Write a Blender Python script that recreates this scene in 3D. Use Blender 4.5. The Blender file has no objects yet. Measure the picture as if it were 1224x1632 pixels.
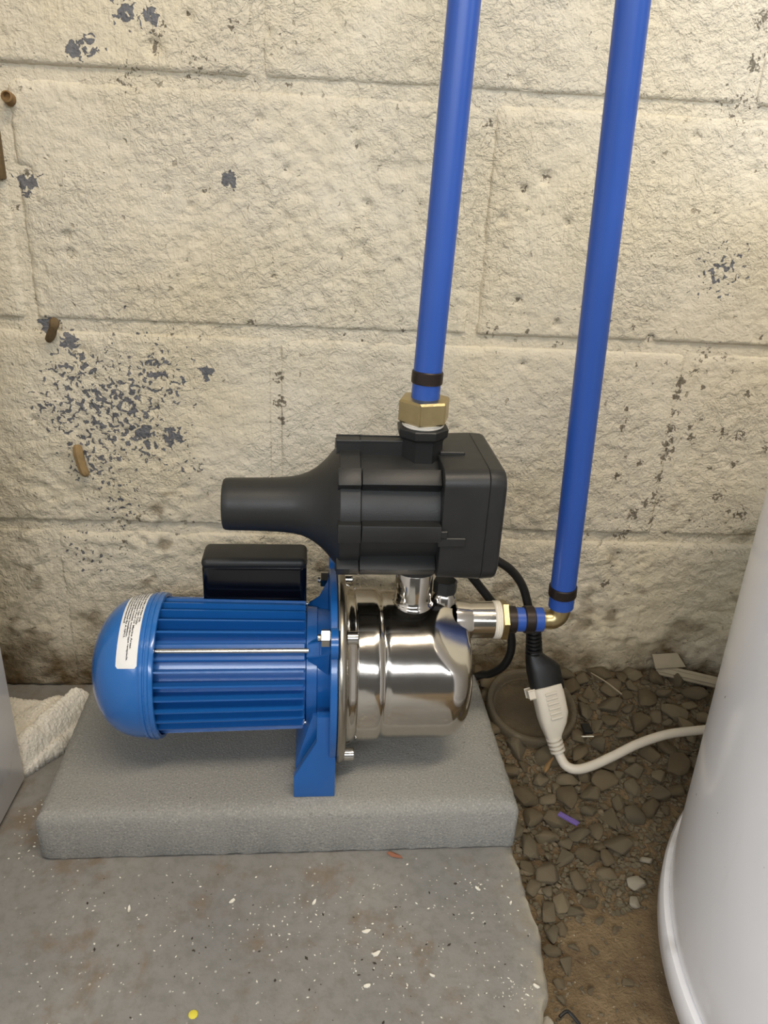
import bpy, bmesh, math, random
from mathutils import Vector, Matrix, noise
from math import sin, cos, pi, radians

S = bpy.context.scene
COL = S.collection
random.seed(7)

# ------------------------------------------------------------------ camera
cam_data = bpy.data.cameras.new('camera')
cam = bpy.data.objects.new('camera', cam_data)
COL.objects.link(cam)
_r = Vector((0.99784495, -0.04624267, 0.04655188))
_u = Vector((-0.02366587, 0.40807256, 0.91264271))
_f = Vector((0.06119958, 0.91177761, -0.40609877))
M = Matrix((( _r.x, _u.x, -_f.x, 0.0), (_r.y, _u.y, -_f.y, -0.7249), (_r.z, _u.z, -_f.z, 0.5456), (0, 0, 0, 1)))
cam.matrix_world = M
cam_data.sensor_fit = 'VERTICAL'
cam_data.sensor_height = 24.0
cam_data.lens = 24.0 * 1226.0 / 1632.0
cam_data.clip_start = 0.01
S.camera = cam

# ------------------------------------------------------------------ world and lamps
world = bpy.data.worlds.new('world')
S.world = world
world.use_nodes = True
world.node_tree.nodes['Background'].inputs['Color'].default_value = (0.62, 0.60, 0.57, 1)
world.node_tree.nodes['Background'].inputs['Strength'].default_value = 0.17


def area(name, loc, target, sx, sy, power, color):
    l = bpy.data.lights.new(name, 'AREA')
    l.shape = 'RECTANGLE'
    l.size = sx
    l.size_y = sy
    l.energy = power
    l.color = color
    o = bpy.data.objects.new(name, l)
    COL.objects.link(o)
    o.location = loc
    d = Vector(target) - Vector(loc)
    o.rotation_euler = d.to_track_quat('-Z', 'Y').to_euler()
    return o


area('ceiling_lamp', (0.35, -0.85, 1.95), (0.0, -0.1, 0.2), 1.2, 0.16, 23, (1.0, 0.86, 0.68))
area('garage_door_daylight', (-0.9, -2.9, 1.70), (0.0, 0.0, 0.25), 5.0, 0.36, 108, (0.93, 0.96, 1.0))
area('side_window', (2.0, -1.25, 1.8), (0.0, -0.1, 0.3), 0.8, 0.9, 25, (0.86, 0.93, 1.0))

S.view_settings.view_transform = 'Standard'
S.view_settings.look = 'None'
S.view_settings.gamma = 1.0
S.view_settings.use_curve_mapping = False
S.view_settings.exposure = -0.06
S.cycles.use_denoising = True
S.cycles.max_bounces = 10
S.cycles.transparent_max_bounces = 12


# ------------------------------------------------------------------ material helpers
def lin(r, g, b):
    def f(c):
        c /= 255.0
        return c / 12.92 if c <= 0.04045 else ((c + 0.055) / 1.055) ** 2.4
    return (f(r), f(g), f(b), 1.0)


class NT:
    def __init__(self, name):
        self.m = bpy.data.materials.new(name)
        self.m.use_nodes = True
        self.t = self.m.node_tree
        self.b = self.t.nodes['Principled BSDF']

    def n(self, kind, **kw):
        nd = self.t.nodes.new(kind)
        for k, v in kw.items():
            if k in nd.inputs:
                nd.inputs[k].default_value = v
            else:
                setattr(nd, k, v)
        return nd

    def l(self, a, b):
        self.t.links.new(a, b)

    def coord(self):
        return self.n('ShaderNodeTexCoord').outputs['Object']

    def noise(self, vec, scale, detail=4.0, rough=0.55, dist=0.0):
        nd = self.n('ShaderNodeTexNoise')
        nd.inputs['Scale'].default_value = scale
        nd.inputs['Detail'].default_value = detail
        nd.inputs['Roughness'].default_value = rough
        nd.inputs['Distortion'].default_value = dist
        self.l(vec, nd.inputs['Vector'])
        return nd.outputs['Fac']

    def vor(self, vec, scale, feature='F1', out='Distance'):
        nd = self.n('ShaderNodeTexVoronoi')
        nd.feature = feature
        nd.inputs['Scale'].default_value = scale
        self.l(vec, nd.inputs['Vector'])
        return nd.outputs[out]

    def mapping(self, vec, scale=(1, 1, 1), rot=(0, 0, 0)):
        nd = self.n('ShaderNodeMapping')
        nd.inputs['Scale'].default_value = scale
        nd.inputs['Rotation'].default_value = rot
        self.l(vec, nd.inputs['Vector'])
        return nd.outputs['Vector']

    def math(self, op, a, b=None, clamp=False):
        nd = self.n('ShaderNodeMath')
        nd.operation = op
        nd.use_clamp = clamp
        for i, v in enumerate((a, b)):
            if v is None:
                continue
            if isinstance(v, (int, float)):
                nd.inputs[i].default_value = v
            else:
                self.l(v, nd.inputs[i])
        return nd.outputs[0]

    def ramp(self, fac, stops):
        nd = self.n('ShaderNodeValToRGB')
        e = nd.color_ramp.elements
        while len(e) < len(stops):
            e.new(0.5)
        for i, (p, c) in enumerate(stops):
            e[i].position = p
            e[i].color = c if len(c) == 4 else (*c, 1)
        self.l(fac, nd.inputs['Fac'])
        return nd.outputs['Color']

    def smooth(self, v, lo, hi):
        nd = self.n('ShaderNodeMapRange')
        nd.interpolation_type = 'SMOOTHSTEP'
        nd.inputs['From Min'].default_value = lo
        nd.inputs['From Max'].default_value = hi
        self.l(v, nd.inputs['Value'])
        return nd.outputs['Result']

    def mix(self, fac, a, b):
        nd = self.n('ShaderNodeMix')
        nd.data_type = 'RGBA'
        for i, v in ((0, fac), (6, a), (7, b)):
            if isinstance(v, (int, float)):
                nd.inputs[i].default_value = v
            elif isinstance(v, tuple):
                nd.inputs[i].default_value = v
            else:
                self.l(v, nd.inputs[i])
        return nd.outputs[2]

    def attr(self, name):
        nd = self.n('ShaderNodeAttribute')
        nd.attribute_name = name
        return nd.outputs['Fac']

    def bump(self, h, strength, dist, normal=None):
        nd = self.n('ShaderNodeBump')
        nd.inputs['Strength'].default_value = strength
        nd.inputs['Distance'].default_value = dist
        self.l(h, nd.inputs['Height'])
        if normal is not None:
            self.l(normal, nd.inputs['Normal'])
        return nd.outputs['Normal']

    def set(self, **kw):
        for k, v in kw.items():
            k = k.replace('_', ' ')
            if isinstance(v, (int, float, tuple)):
                self.b.inputs[k].default_value = v
            else:
                self.l(v, self.b.inputs[k])
        return self


def plain(name, col, rough=0.4, metal=0.0, var=0.12, scale=60.0, bump=0.0, bscale=400.0, coat=0.0, **kw):
    t = NT(name)
    c = t.coord()
    f = t.noise(c, scale, 5)
    a = tuple(max(0.0, x * (1 - var)) for x in col[:3]) + (1,)
    b = tuple(min(1.0, x * (1 + var)) for x in col[:3]) + (1,)
    t.set(Base_Color=t.mix(f, a, b), Metallic=metal)
    t.l(t.math('MULTIPLY_ADD' if False else 'ADD', t.math('MULTIPLY', f, rough * 0.4), rough * 0.8), t.b.inputs['Roughness'])
    if coat:
        t.b.inputs['Coat Weight'].default_value = coat
        t.b.inputs['Coat Roughness'].default_value = 0.08
    if bump:
        t.l(t.bump(t.noise(c, bscale, 3), bump, 0.001), t.b.inputs['Normal'])
    for k, v in kw.items():
        t.b.inputs[k.replace('_', ' ')].default_value = v
    return t.m


MAT = {}


def wall_material(name, mortar=False):
    t = NT(name)
    c = t.coord()
    chip = t.attr('chip')
    stain = t.attr('stain')
    grime = t.attr('grime')
    big = t.noise(c, 5.0, 4)
    mid = t.noise(c, 38.0, 5, 0.6)
    fine = t.noise(c, 210.0, 4, 0.6)
    base = t.mix(t.smooth(big, 0.35, 0.7), lin(214, 206, 187), lin(210, 199, 172))
    base = t.mix(t.math('MULTIPLY', t.smooth(mid, 0.55, 0.8), 0.25), base, lin(196, 186, 160))
    # dirt held in the hollows and pores of the paint
    pore = t.smooth(t.noise(c, 150.0, 3, 0.5, 0.6), 0.665, 0.74)
    base = t.mix(t.math('MULTIPLY', pore, 0.55), base, lin(118, 106, 84))
    # grime rising from the ground
    g = t.math('MULTIPLY', grime, t.math('ADD', t.math('MULTIPLY', mid, 1.1), 0.35), True)
    base = t.mix(g, base, lin(98, 82, 56))
    # stains and cracks
    sm = t.smooth(t.math('ADD', stain, t.math('MULTIPLY', t.math('SUBTRACT', t.noise(c, 260.0, 3, 0.6, 0.5), 0.5), 2.2)), 0.50, 0.66)
    base = t.mix(t.math('MULTIPLY', sm, 0.8), base, lin(74, 64, 50))
    # flaked paint showing the old grey coat below
    cn = t.math('ADD', t.math('MULTIPLY', t.noise(c, 185.0, 2.0, 0.5, 0.5), 1.25), t.math('MULTIPLY', mid, 0.25))
    ch = t.smooth(t.math('ADD', chip, cn), 1.10, 1.13)
    base = t.mix(ch, base, t.mix(fine, lin(78, 80, 86), lin(128, 128, 130)))
    t.set(Base_Color=base, Roughness=0.62)
    t.b.inputs['Specular IOR Level'].default_value = 0.35
    # brush strokes run upright on some blocks, a lumpy roller skin elsewhere
    st = t.noise(t.mapping(c, (1, 1, 0.06)), 330.0, 3, 0.5)
    lump = t.noise(c, 120.0, 5, 0.62, 0.35)
    ridge = t.math('ABSOLUTE', t.math('SUBTRACT', t.noise(c, 70.0, 4, 0.6, 0.5), 0.5))
    zone = t.math('SUBTRACT', 1.0, t.smooth(t.noise(c, 6.5, 3), 0.42, 0.62))
    h = t.math('ADD', t.math('MULTIPLY', lump, t.math('ADD', 1.0, t.math('MULTIPLY', zone, 1.6))), t.math('MULTIPLY', fine, 0.6))
    h = t.math('ADD', h, t.math('MULTIPLY', t.math('MINIMUM', ridge, 0.05), t.math('ADD', 1.2, t.math('MULTIPLY', zone, 4.2))))
    h = t.math('ADD', h, t.math('MULTIPLY', st, t.math('MULTIPLY', t.smooth(big, 0.42, 0.6), 0.55)))
    h = t.math('SUBTRACT', h, t.math('MULTIPLY', ch, 0.75))
    h = t.math('SUBTRACT', h, t.math('MULTIPLY', pore, 0.45))
    t.l(t.bump(h, 0.8, 0.0026), t.b.inputs['Normal'])
    return t.m


MAT['wall'] = wall_material('painted_block')


def floor_material():
    t = NT('grey_floor_paint')
    c = t.coord()
    big = t.noise(c, 7.0, 5)
    mid = t.noise(c, 42.0, 5, 0.6)
    fine = t.noise(c, 420.0, 3)
    base = t.mix(t.smooth(big, 0.3, 0.72), lin(128, 127, 124), lin(143, 140, 134))
    base = t.mix(t.math('MULTIPLY', t.smooth(mid, 0.6, 0.78), 0.5), base, lin(122, 112, 96))
    brown = t.math('MULTIPLY', t.smooth(t.noise(c, 13.0, 6, 0.7, 0.4), 0.49, 0.64), t.smooth(mid, 0.36, 0.60))
    base = t.mix(t.math('MULTIPLY', brown, 0.75), base, lin(118, 101, 80))
    base = t.mix(t.math('MULTIPLY', t.smooth(t.noise(c, 90.0, 5, 0.7), 0.42, 0.66), 0.42), base, lin(106, 104, 97))
    # dark spatters
    sp = t.math('MULTIPLY', t.smooth(t.noise(c, 120.0, 3, 0.5), 0.70, 0.76), t.smooth(t.noise(c, 11.0, 3), 0.47, 0.62))
    base = t.mix(t.math('MULTIPLY', sp, 0.75), base, lin(66, 64, 58))
    # pale scuffs and dust specks
    v = t.vor(c, 130.0)
    keep = t.smooth(t.vor(c, 130.0, out='Color'), 0.66, 0.7)
    sc = t.math('MULTIPLY', t.math('SUBTRACT', 1.0, t.smooth(v, 0.07, 0.16)), keep)
    base = t.mix(t.math('MULTIPLY', sc, 0.6), base, lin(205, 202, 192))
    scuff = t.smooth(t.noise(t.mapping(c, (1.0, 2.6, 1), (0, 0, 0.7)), 24.0, 6, 0.7, 0.5), 0.68, 0.80)
    base = t.mix(t.math('MULTIPLY', scuff, 0.5), base, lin(186, 183, 174))
    edge = t.attr('edge')
    base = t.mix(t.math('MULTIPLY', edge, t.smooth(mid, 0.3, 0.6)), base, lin(168, 160, 142))
    t.set(Base_Color=base, Roughness=0.55)
    t.l(t.bump(t.math('ADD', t.math('MULTIPLY', mid, 1.0), t.math('MULTIPLY', fine, 0.35)), 0.35, 0.002), t.b.inputs['Normal'])
    return t.m


MAT['floor'] = floor_material()


def paver_material():
    t = NT('cast_concrete')
    c = t.coord()
    big = t.noise(c, 9.0, 4)
    grain = t.noise(c, 620.0, 3, 0.6)
    sand = t.vor(c, 520.0)
    base = t.mix(big, lin(132, 131, 126), lin(150, 149, 143))
    base = t.mix(t.math('MULTIPLY', t.smooth(grain, 0.5, 0.75), 0.6), base, lin(184, 181, 170))
    base = t.mix(t.math('MULTIPLY', t.smooth(grain, 0.48, 0.25), 0.6), base, lin(98, 97, 93))
    pit = t.smooth(t.noise(c, 170.0, 3), 0.70, 0.77)
    base = t.mix(t.math('MULTIPLY', pit, 0.5), base, lin(84, 82, 76))
    t.set(Base_Color=base, Roughness=0.9)
    h = t.math('SUBTRACT', t.math('ADD', grain, t.math('MULTIPLY', sand, 0.5)), t.math('MULTIPLY', pit, 0.8))
    t.l(t.bump(h, 0.55, 0.0012), t.b.inputs['Normal'])
    return t.m


MAT['paver'] = paver_material()


def dirt_material():
    t = NT('packed_dirt')
    c = t.coord()
    big = t.noise(c, 9.0, 4)
    mid = t.noise(c, 60.0, 6, 0.65)
    fine = t.noise(c, 380.0, 4, 0.65)
    base = t.mix(t.smooth(big, 0.3, 0.7), lin(110, 91, 65), lin(138, 117, 86))
    base = t.mix(t.math('MULTIPLY', t.smooth(mid, 0.45, 0.75), 0.6), base, lin(150, 130, 98))
    base = t.mix(t.math('MULTIPLY', t.smooth(mid, 0.45, 0.25), 0.6), base, lin(64, 50, 34))
    v = t.vor(c, 260.0)
    keep = t.smooth(t.vor(c, 260.0, out='Color'), 0.74, 0.78)
    base = t.mix(t.math('MULTIPLY', t.math('SUBTRACT', 1.0, t.smooth(v, 0.1, 0.2)), t.math('MULTIPLY', keep, 0.8)), base, lin(190, 180, 158))
    t.set(Base_Color=base, Roughness=0.95)
    t.l(t.bump(t.math('ADD', mid, t.math('MULTIPLY', fine, 0.6)), 1.0, 0.005), t.b.inputs['Normal'])
    return t.m


MAT['dirt'] = dirt_material()


def stone_material():
    t = NT('dusty_gravel')
    c = t.coord()
    info = t.n('ShaderNodeObjectInfo').outputs['Random']
    mid = t.noise(c, 90.0, 5, 0.6)
    fine = t.noise(c, 500.0, 3, 0.6)
    base = t.ramp(info, [(0.0, lin(94, 82, 60)), (0.4, lin(114, 101, 77)), (0.75, lin(102, 93, 74)), (1.0, lin(132, 119, 93))])
    base = t.mix(t.math('MULTIPLY', t.smooth(mid, 0.45, 0.75), 0.6), base, lin(140, 124, 96))
    base = t.mix(t.math('MULTIPLY', t.smooth(mid, 0.48, 0.25), 0.5), base, lin(72, 62, 46))
    t.set(Base_Color=base, Roughness=0.9)
    t.l(t.bump(t.math('ADD', mid, t.math('MULTIPLY', fine, 0.5)), 0.6, 0.0015), t.b.inputs['Normal'])
    return t.m


MAT['stone'] = stone_material()
MAT['pale_stone'] = plain('pale_gravel', lin(172, 163, 144), 0.85, var=0.25, scale=150, bump=0.6)


def steel(name, col, rough, dirt=0.1):
    t = NT(name)
    c = t.coord()
    f = t.noise(c, 55.0, 5, 0.6)
    s = t.noise(t.mapping(c, (0.15, 1, 1)), 300.0, 3)
    t.set(Base_Color=t.mix(t.math('MULTIPLY', t.smooth(f, 0.5, 0.8), dirt), col, lin(150, 140, 120)), Metallic=1.0)
    t.l(t.math('ADD', t.math('MULTIPLY', t.math('MULTIPLY', f, s), rough), rough * 0.75), t.b.inputs['Roughness'])
    t.l(t.bump(t.noise(c, 26.0, 2), 0.12, 0.002), t.b.inputs['Normal'])
    return t.m


MAT['steel'] = steel('polished_stainless', lin(208, 203, 194), 0.13)
MAT['steel_dull'] = steel('brushed_stainless', lin(176, 170, 158), 0.30)
MAT['bolt'] = steel('zinc_bolt', lin(205, 203, 198), 0.2)
MAT['brass'] = plain('dull_brass', lin(190, 172, 128), 0.34, 1.0, 0.18, 120, 0.15, 300)
MAT['blue'] = plain('blue_enamel', lin(25, 92, 164), 0.30, 0.0, 0.05, 30, 0.10, 260, coat=0.35)
MAT['blue_cap'] = plain('light_blue_enamel', lin(34, 104, 178), 0.26, 0.0, 0.05, 30, 0.05, 260, coat=0.4)
MAT['pipe'] = plain('blue_pex', lin(40, 80, 162), 0.38, 0.0, 0.06, 18, 0.04, 200)
MAT['black'] = plain('black_plastic', lin(33, 34, 34), 0.46, 0.0, 0.12, 50, 0.12, 900)
MAT['gloss_black'] = plain('gloss_black_plastic', lin(9, 10, 16), 0.16, 0.0, 0.1, 50)
MAT['crimp'] = plain('black_crimp_copper', lin(52, 44, 40), 0.42, 0.6, 0.2, 90)
MAT['rubber'] = plain('black_rubber', lin(18, 18, 18), 0.45, 0.0, 0.1, 60)
MAT['tape'] = plain('white_thread_tape', lin(228, 222, 208), 0.6, 0.0, 0.06, 200, 0.3, 700)
MAT['white_plastic'] = plain('white_vinyl', lin(216, 208, 192), 0.42, 0.0, 0.05, 60)
MAT['barrel'] = None
MAT['label'] = plain('white_sticker', lin(232, 232, 230), 0.35, 0.0, 0.02, 40)
MAT['ink'] = plain('black_ink', lin(22, 22, 26), 0.6)
MAT['wood'] = plain('weathered_wood', lin(128, 100, 62), 0.8, 0.0, 0.3, 200, 0.4)
MAT['scrap'] = plain('dirty_white_trim', lin(158, 146, 122), 0.6, 0.0, 0.15, 80, 0.2)
MAT['purple'] = plain('purple_plastic', lin(112, 92, 158), 0.45, 0.0, 0.1)
MAT['flake'] = plain('white_paint_flake', lin(232, 228, 214), 0.6, 0.0, 0.1)
MAT['leaf'] = plain('dry_red_leaf', lin(140, 92, 70), 0.8, 0.0, 0.25, 200)
MAT['darkcrumb'] = plain('dark_crumb', lin(58, 52, 44), 0.9)
MAT['yellow'] = plain('yellow_paint', lin(214, 202, 70), 0.6)
MAT['cocoon'] = plain('dried_mud', lin(142, 118, 80), 0.9, 0.0, 0.25, 200, 0.5)
MAT['darkmud'] = plain('dark_dried_mud', lin(102, 84, 56), 0.9, 0.0, 0.3, 200, 0.5)


def barrel_material():
    t = NT('white_poly_barrel')
    c = t.coord()
    big = t.noise(c, 6.0, 4)
    base = t.mix(big, lin(243, 243, 246), lin(247, 247, 249))
    streak = t.smooth(t.noise(t.mapping(c, (1, 1, 0.25)), 30.0, 4), 0.66, 0.85)
    base = t.mix(t.math('MULTIPLY', streak, 0.15), base, lin(170, 166, 160))
    sp = t.smooth(t.noise(c, 160.0, 1), 0.80, 0.82)
    base = t.mix(t.math('MULTIPLY', sp, 0.75), base, lin(60, 56, 50))
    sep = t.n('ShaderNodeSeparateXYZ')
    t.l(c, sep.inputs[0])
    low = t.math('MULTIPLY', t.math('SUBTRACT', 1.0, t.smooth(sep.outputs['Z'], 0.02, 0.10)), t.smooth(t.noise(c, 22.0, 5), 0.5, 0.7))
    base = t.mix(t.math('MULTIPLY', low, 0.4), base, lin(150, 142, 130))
    t.set(Base_Color=base, Roughness=0.24)
    t.b.inputs['Coat Weight'].default_value = 0.3
    t.b.inputs['Coat Roughness'].default_value = 0.12
    t.l(t.bump(big, 0.1, 0.004), t.b.inputs['Normal'])
    return t.m


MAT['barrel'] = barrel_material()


def rag_material():
    t = NT('terry_cloth')
    c = t.coord()
    f = t.noise(c, 300.0, 4, 0.65)
    d = t.noise(c, 30.0, 4)
    base = t.mix(f, lin(216, 208, 190), lin(250, 246, 236))
    base = t.mix(t.math('MULTIPLY', t.smooth(d, 0.55, 0.8), 0.3), base, lin(196, 178, 144))
    t.set(Base_Color=base, Roughness=1.0)
    t.b.inputs['Sheen Weight'].default_value = 0.3
    t.l(t.bump(f, 1.0, 0.003), t.b.inputs['Normal'])
    return t.m


MAT['rag'] = rag_material()


def clear_material(name, op):
    t = NT(name)
    c = t.coord()
    f = t.noise(c, 50.0, 4)
    tr = t.n('ShaderNodeBsdfTransparent')
    tr.inputs['Color'].default_value = (0.86, 0.84, 0.8, 1)
    t.set(Base_Color=lin(122, 112, 94), Roughness=0.18)
    mx = t.n('ShaderNodeMixShader')
    t.l(t.math('ADD', t.math('MULTIPLY', f, 0.2), op), mx.inputs[0])
    t.l(tr.outputs[0], mx.inputs[1])
    t.l(t.b.outputs[0], mx.inputs[2])
    t.l(mx.outputs[0], t.t.nodes['Material Output'].inputs['Surface'])
    return t.m


MAT['clear'] = clear_material('clear_plastic', 0.14)
MAT['cloudy'] = clear_material('cloudy_clear_plastic', 0.36)


# ------------------------------------------------------------------ object helpers
def mesh_obj(name, bm, mat, parent=None, smooth=35, loc=None):
    bmesh.ops.recalc_face_normals(bm, faces=bm.faces)
    me = bpy.data.meshes.new(name)
    bm.to_mesh(me)
    bm.free()
    return link(name, me, mat, parent, smooth, loc)


def link(name, me, mat, parent=None, smooth=35, loc=None):
    if mat is not None:
        me.materials.append(MAT[mat] if isinstance(mat, str) else mat)
    if smooth:
        me.polygons.foreach_set('use_smooth', [True] * len(me.polygons))
        me.set_sharp_from_angle(angle=radians(smooth))
    o = bpy.data.objects.new(name, me)
    COL.objects.link(o)
    if parent is not None:
        o.parent = parent
    if loc is not None:
        o.location = loc
    return o


def tag(o, label, cat, group=None):
    o['label'] = label
    o['category'] = cat
    if group:
        o['group'] = group
    return o


def empty(name, loc, rz=0.0, rot=None):
    o = bpy.data.objects.new(name, None)
    o.empty_display_size = 0.05
    COL.objects.link(o)
    o.location = loc
    o.rotation_euler = rot if rot else (0, 0, rz)
    return o


def copy_tree(src, parent=None):
    c = src.copy()
    COL.objects.link(c)
    if parent is not None:
        c.parent = parent
    for ch in list(src.children):
        copy_tree(ch, c)
    return c


AX = {'x': lambda h, r, a: (h, -r * cos(a), r * sin(a)),
      'z': lambda h, r, a: (r * cos(a), r * sin(a), h)}


def lathe(bm, prof, axis='z', n=48, center=(0, 0, 0), caps=True, a0=0.0):
    """prof: list of (height along axis, radius)"""
    C = Vector(center)
    f = AX[axis]
    rings = []
    for h, r in prof:
        if r < 1e-6:
            rings.append([bm.verts.new(C + Vector(f(h, 0, 0)))])
        else:
            rings.append([bm.verts.new(C + Vector(f(h, r, a0 + 2 * pi * i / n))) for i in range(n)])
    for a, b in zip(rings, rings[1:]):
        for i in range(n):
            j = (i + 1) % n
            if len(a) == 1 and len(b) == 1:
                continue
            if len(a) == 1:
                bm.faces.new((a[0], b[i], b[j]))
            elif len(b) == 1:
                bm.faces.new((a[i], a[j], b[0]))
            else:
                bm.faces.new((a[i], a[j], b[j], b[i]))
    if caps:
        for r in (rings[0], rings[-1]):
            if len(r) > 2:
                bm.faces.new(r)
    return rings


def box(bm, lo, hi, bev=0.0, seg=2, mat=None):
    g = bmesh.ops.create_cube(bm, size=1.0)
    vs = g['verts']
    for v in vs:
        v.co = Vector([lo[k] + (v.co[k] + 0.5) * (hi[k] - lo[k]) for k in range(3)])
    if mat is not None:
        for v in vs:
            v.co = mat @ v.co
    if bev:
        es = list({e for v in vs for e in v.link_edges})
        bmesh.ops.bevel(bm, geom=es, offset=bev, segments=seg, affect='EDGES', profile=0.5)


def prism(bm, pts, a, b, plane='xz', bev=0.0):
    """extrude 2D polygon from a to b along the remaining axis"""
    def P(p, h):
        if plane == 'xz':
            return (p[0], h, p[1])
        if plane == 'yz':
            return (h, p[0], p[1])
        return (p[0], p[1], h)
    v0 = [bm.verts.new(P(p, a)) for p in pts]
    v1 = [bm.verts.new(P(p, b)) for p in pts]
    fs = [bm.faces.new(v0), bm.faces.new(v1[::-1])]
    n = len(pts)
    for i in range(n):
        fs.append(bm.faces.new((v0[i], v1[i], v1[(i + 1) % n], v0[(i + 1) % n])))
    bmesh.ops.recalc_face_normals(bm, faces=fs)
    if bev:
        es = list({e for v in v0 + v1 for e in v.link_edges})
        bmesh.ops.bevel(bm, geom=es, offset=bev, segments=2, affect='EDGES', profile=0.5)


def spline(pts, k=8):
    P = [Vector(p) for p in pts]
    out = []
    for i in range(len(P) - 1):
        p0 = P[max(0, i - 1)]
        p1, p2 = P[i], P[i + 1]
        p3 = P[min(len(P) - 1, i + 2)]
        for j in range(k):
            t = j / k
            out.append(0.5 * ((2 * p1) + (p2 - p0) * t + (2 * p0 - 5 * p1 + 4 * p2 - p3) * t * t + (3 * p1 - p0 - 3 * p2 + p3) * t ** 3))
    out.append(P[-1])
    return out


def tube(bm, path, rad, n=14, caps=True):
    """rad: number, or list per path point"""
    path = [Vector(p) for p in path]
    rings = []
    up = None
    for i, p in enumerate(path):
        d = (path[min(i + 1, len(path) - 1)] - path[max(0, i - 1)]).normalized()
        if up is None:
            up = d.orthogonal().normalized()
        else:
            up = (up - d * up.dot(d)).normalized()
        s = d.cross(up)
        r = rad[i] if isinstance(rad, (list, tuple)) else rad
        rings.append([bm.verts.new(p + up * (r * cos(2 * pi * k / n)) + s * (r * sin(2 * pi * k / n))) for k in range(n)])
    for a, b in zip(rings, rings[1:]):
        for k in range(n):
            bm.faces.new((a[k], a[(k + 1) % n], b[(k + 1) % n], b[k]))
    if caps:
        bm.faces.new(rings[0])
        bm.faces.new(rings[-1][::-1])


def frame(origin, zdir, xhint=(1, 0, 0)):
    z = Vector(zdir).normalized()
    x = Vector(xhint)
    x = (x - z * x.dot(z)).normalized()
    y = z.cross(x)
    m = Matrix((x, y, z)).transposed().to_4x4()
    m.translation = Vector(origin)
    return m


def fract(p, octv=4, h=1.0):
    return noise.fractal(p, h, 2.0, octv)


# ------------------------------------------------------------------ wall of painted concrete blocks
CHIPS = [(-0.216, 0.325, .050, .36), (-0.250, 0.355, .028, .34), (-0.173, 0.352, .034, .33), (-0.240, 0.273, .030, .34),
         (-0.262, 0.320, .030, .33), (-0.190, 0.300, .034, .32), (-0.250, 0.387, .009, .55), (-0.126, 0.363, .006, .62), (0.349, 0.476, .026, .30), (-0.176, 0.649, .008, .55),
         (-0.157, 0.648, .008, .55), (-0.219, 0.621, .007, .60), (-0.207, 0.625, .008, .52), (-0.099, 0.532, .006, .7),
         (-0.268, 0.401, .007, .7), (-0.189, 0.301, .010, .6), (-0.162, 0.298, .010, .6), (-0.220, 0.230, .03, .26), (-0.25, 0.17, .03, .22),
         (-0.15, 0.27, .02, .25), (-0.27, 0.52, .010, .5)]
PITS = [(-0.156, 0.627, .006), (-0.051, 0.542, .0035), (-0.27, 0.529, .006), (0.295, 0.41, .004), (0.175, 0.545, .005), (0.157, 0.536, .0035),
        (0.121, 0.584, .005), (0.14, 0.51, .003), (0.163, 0.44, .004), (-0.065, 0.643, .003), (-0.127, 0.65, .003), (-0.121, 0.521, .0025),
        (-0.284, 0.501, .005), (0.02, 0.518, .003), (0.007, 0.574, .003), (-0.222, 0.204, .005), (-0.241, 0.465, .004), (-0.063, 0.453, .0025),
        (0.200, 0.510, .003), (0.36, 0.56, .003), (0.05, 0.47, .0025)]
STAINS = [(-0.058, 0.361, .005, .9), (-0.057, 0.337, .006, .9), (-0.056, 0.318, .005, .9), (0.333, 0.369, .006, .9), (0.333, 0.355, .006, .8),
          (0.333, 0.337, .006, .8), (0.333, 0.320, .006, .9), (0.333, 0.305, .006, .9), (0.333, 0.29, .006, .8), (0.332, 0.270, .006, .8),
          (0.331, 0.250, .006, .7), (0.331, 0.22, .006, .7), (0.386, 0.319, .010, .6), (0.406, 0.316, .008, .6), (0.355, 0.311, .006, .7),
          (0.312, 0.227, .009, .7), (0.323, 0.241, .008, .6), (0.336, 0.242, .008, .6), (0.306, 0.203, .008, .7), (0.303, 0.182, .003, .8),
          (0.300, 0.165, .003, .8), (0.295, 0.143, .005, .9), (0.398, 0.25, .008, .6), (0.427, 0.23, .01, .6), (-0.218, 0.177, .012, .5),
          (-0.155, 0.634, .006, .7), (-0.147, 0.642, .004, .7), (0.34, 0.611, .02, .45), (0.323, 0.613, .015, .45), (0.338, 0.673, .008, .7),
          (0.338, 0.642, .008, .7), (0.139, 0.416, .010, .5), (0.354, 0.4, .01, .5), (0.12, 0.578, .015, .35), (-0.093, 0.645, .005, .7), (-0.18, 0.607, .014, .5), (-0.12, 0.612, .02, .4), (0.25, 0.204, .04, .22), (0.40, 0.204, .04, .3)]


_w = random.Random(11)
for _k in range(46):
    STAINS.append((_w.uniform(0.27, 0.45), _w.uniform(0.19, 0.43), _w.uniform(0.0018, 0.0050), _w.uniform(0.6, 0.9)))
for _k in range(46):
    PITS.append((_w.uniform(-0.30, 0.42), _w.uniform(0.16, 0.66), _w.uniform(0.0014, 0.0030)))
for _k in range(26):
    STAINS.append((_w.uniform(-0.30, 0.40), _w.choice((0.2032, 0.4064, 0.6096)) + _w.uniform(-0.012, 0.006), _w.uniform(0.002, 0.005), _w.uniform(0.55, 0.85)))


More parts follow.
